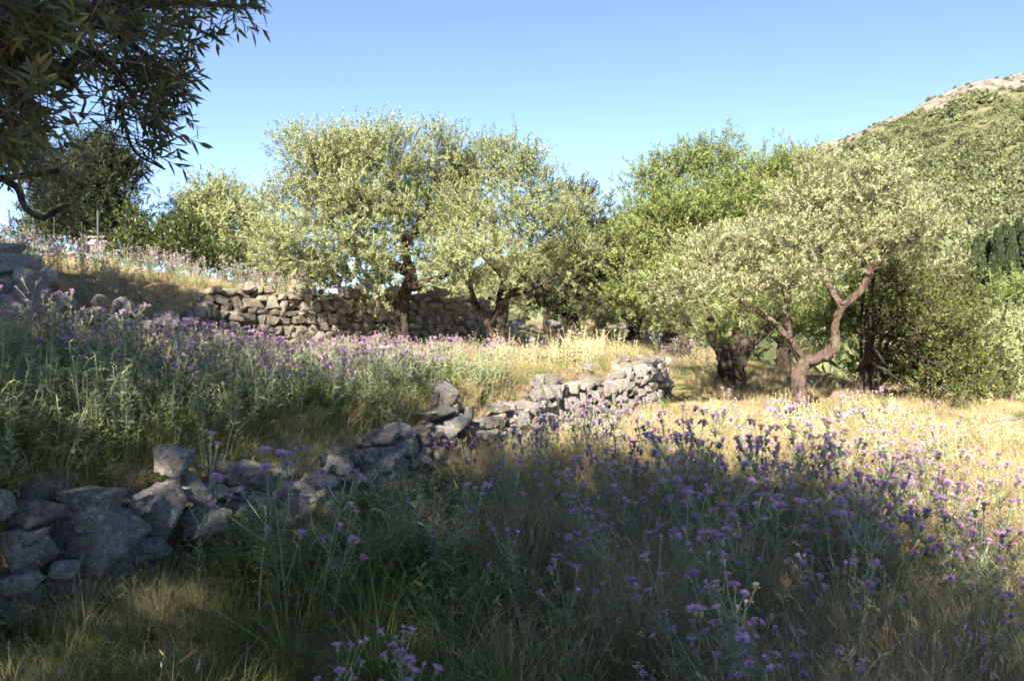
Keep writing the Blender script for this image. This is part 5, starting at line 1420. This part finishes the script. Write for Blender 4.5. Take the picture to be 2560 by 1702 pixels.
SG = [sage_mesh(r, M['sage'], r.uniform(0.34, 0.55)) for _ in range(6)]; HB = [sage_mesh(r, M['herb'], r.uniform(0.26, 0.42)) for _ in range(5)]; SD = [sage_mesh(r, M['sage_dry'], r.uniform(0.34, 0.55)) for _ in range(5)]
SP = [('grey green woolly sage in the middle of the shaded terrace', SG, [(-2.5, 6.6, 0.6, 0.7, 22), (-3.6, 7.6, 0.8, 0.9, 26)], 1), ('grey green woolly sage right behind the large near stones', SG, [(-2.55, 5.4, 0.25, 0.5, 16), (-3.3, 5.8, 0.4, 0.5, 26)], 1),
      ('grey green woolly sage towards the left edge of the shaded terrace', SG, [(-4.6, 7.6, 0.7, 0.8, 26)], 1), ('grey green woolly sage just above the middle stretch of low wall', SG, [(-1.7, 6.9, 0.35, 0.5, 16), (-0.9, 9.0, 0.3, 0.6, 12), (-1.6, 8.0, 0.4, 0.6, 12)], 1),
      ('fresh green herb growing on the middle terrace behind the near stones', HB, [(-2.5, 5.2, 0.3, 0.4, 16), (-3.2, 5.2, 0.3, 0.4, 14), (-2.0, 6.4, 0.4, 0.5, 18), (-3.6, 6.8, 0.6, 0.6, 22), (-1.3, 8.2, 0.35, 0.6, 12), (-5.0, 8.8, 0.6, 0.8, 14)], 1),
      ('fresh green herb growing in the hollow before the low wall', HB, [(-1.3, 4.9, 0.35, 0.3, 26), (-0.6, 6.2, 0.3, 0.4, 20), (-0.5, 4.6, 0.4, 0.4, 16)], -1), ('grey green woolly sage among the stones below the low wall', SG, [(-0.95, 5.6, 0.35, 0.4, 6), (-0.55, 4.6, 0.2, 0.2, 3)], -1),
      ('bleached cream sage in the sun behind the low wall', SD, [(0.7, 13.6, 0.55, 0.8, 26), (1.6, 15.6, 0.4, 0.8, 8)], 1), ('bleached cream sage in the sunlit grass at the right', SD, [(5.2, 9.6, 0.9, 0.9, 34), (5.8, 11.6, 0.7, 0.5, 16), (3.6, 12.0, 0.8, 0.7, 12)], -1),
      ('straw coloured sage along the top of the tall wall', SD, [(-5.0, 19.2, 1.2, 0.4, 26), (-7.6, 16.8, 0.9, 1.2, 22), (-3.0, 20.6, 0.8, 0.3, 12)], 3), ('leafy sage on the bank beside the fallen stones at left', SG, [(-7.0, 13.9, 0.6, 0.7, 14)], 3)]
for (lab, bank, pt, side) in SP:
    for (cx, cy, sx, sy, n) in pt:
        x = r.normal(cx, sx, n); y = r.normal(cy, sy, n); s1_, _ = sd_poly(x, y, W1); s2_, _ = sd_poly(x, y, W2)
        ok = clear_of_walls(x, y) & ((s1_ > 0.3) if side == 1 else (s1_ < -0.2) if side == -1 else (s2_ > 0.25))
        for a_, b_ in zip(x[ok], y[ok]):
            o = obj('sage_plant', bank[int(r.integers(0, len(bank)))], None, (a_, b_, Hs(a_, b_)))
            s = r.uniform(0.75, 1.25); o.scale = (s, s, s); o.rotation_euler = (0, 0, r.uniform(0, 6.28))
            tag(o, lab, 'herb' if bank is HB else 'sage', lab.replace('sage', 'sage plants', 1).replace('herb', 'herbs', 1))
            if bank is HB: o.name = 'herb_plant'

wx, wy, wz = [], [], []
for k in range(1000):      # low weeds nobody could count, on the bank behind the wall
    sarc = A1[2] - 0.6 + (A1[4] - A1[2] + 0.6) * r.uniform() ** 1.5; p_, d_ = path_at(W1, A1, sarc); q_ = p_ + np.array([-d_[1], d_[0]]) * r.uniform(0.14, 1.7)
    wx.append(q_[0]); wy.append(q_[1])
wx, wy = np.array(wx), np.array(wy)
scatter('bank_weeds', kinds('bank_weed', HB + SG), np.stack([wx, wy, H(wx, wy)], -1), np.stack([r.normal(0, 0.15, len(wx)), r.normal(0, 0.15, len(wx)), r.uniform(0, 6.28, len(wx))], -1), r.uniform(0.45, 1.0, len(wx)), r.integers(0, len(HB) + len(SG), len(wx)), 'low green weeds crowding the bank behind the low wall', 'weeds')

# ------------------------------------------------------------------ scrub on the hill
def bush_mesh(r, n=170):
    a = Acc(); d = unit(r.normal(size=(n, 3))); d[:, 2] = np.abs(d[:, 2])
    lob = 0.75 + 0.25 * np.sin(d[:, 0] * 5 + r.uniform(0, 6)) * np.cos(d[:, 1] * 4 + r.uniform(0, 6))
    p = d * (lob * r.uniform(0.75, 1.0, n))[:, None] * np.array([1, 1, 1.15])
    V, F, per = leaves(p - 0.12, unit(r.normal(size=(n, 3)) + np.array([0, 0, 0.4])), unit(d + r.normal(size=(n, 3)) * 0.6), r.uniform(0.3, 0.6, n), r.uniform(0.2, 0.34, n))
    a.add(V, F, np.repeat(np.stack([r.uniform(0, 1, n), (r.uniform(size=n) < 0.08) * 0.8, 0 * lob], -1), per, 0))
    D, Fi = ICO[2]
    me_in = D * np.array([0.8, 0.8, 0.75])
    return a.mesh('scrub_bush', [M['scrub']], False)


bk = kinds('scrub', [bush_mesh(r) for _ in range(6)])
n = 17000
d = r.uniform(58 ** 1.5, 425 ** 1.5, n) ** (1 / 1.5); x = d * r.uniform(-0.05, 0.74, n)
rk = rockness(x, d); dens = np.clip(-0.1 + 0.9 * vnoise(x, d, 30, 41) + 0.8 * vnoise(x, d, 9, 44), 0.05, 1) * (1 - 0.72 * rk)
m = r.uniform(size=n) < dens
x, d = x[m], d[m]
s = r.uniform(0.35, 1.45, len(x)) ** 1.6 * (0.9 + 1.3 * vnoise(x, d, 14, 43))
s = 1.25 * s * (1 - 0.55 * rockness(x, d))
scatter('hill_scrub', bk, np.stack([x, d, hill_z(x, d) - 0.1], -1), np.stack([0 * x, 0 * x, r.uniform(0, 6.28, len(x))], -1), s, r.integers(0, 6, len(x)), 'dense green scrub covering the mountain slope', 'scrub')
print('done', round(time.time() - T0, 1), sum(len(m_.polygons) for m_ in bpy.data.meshes))
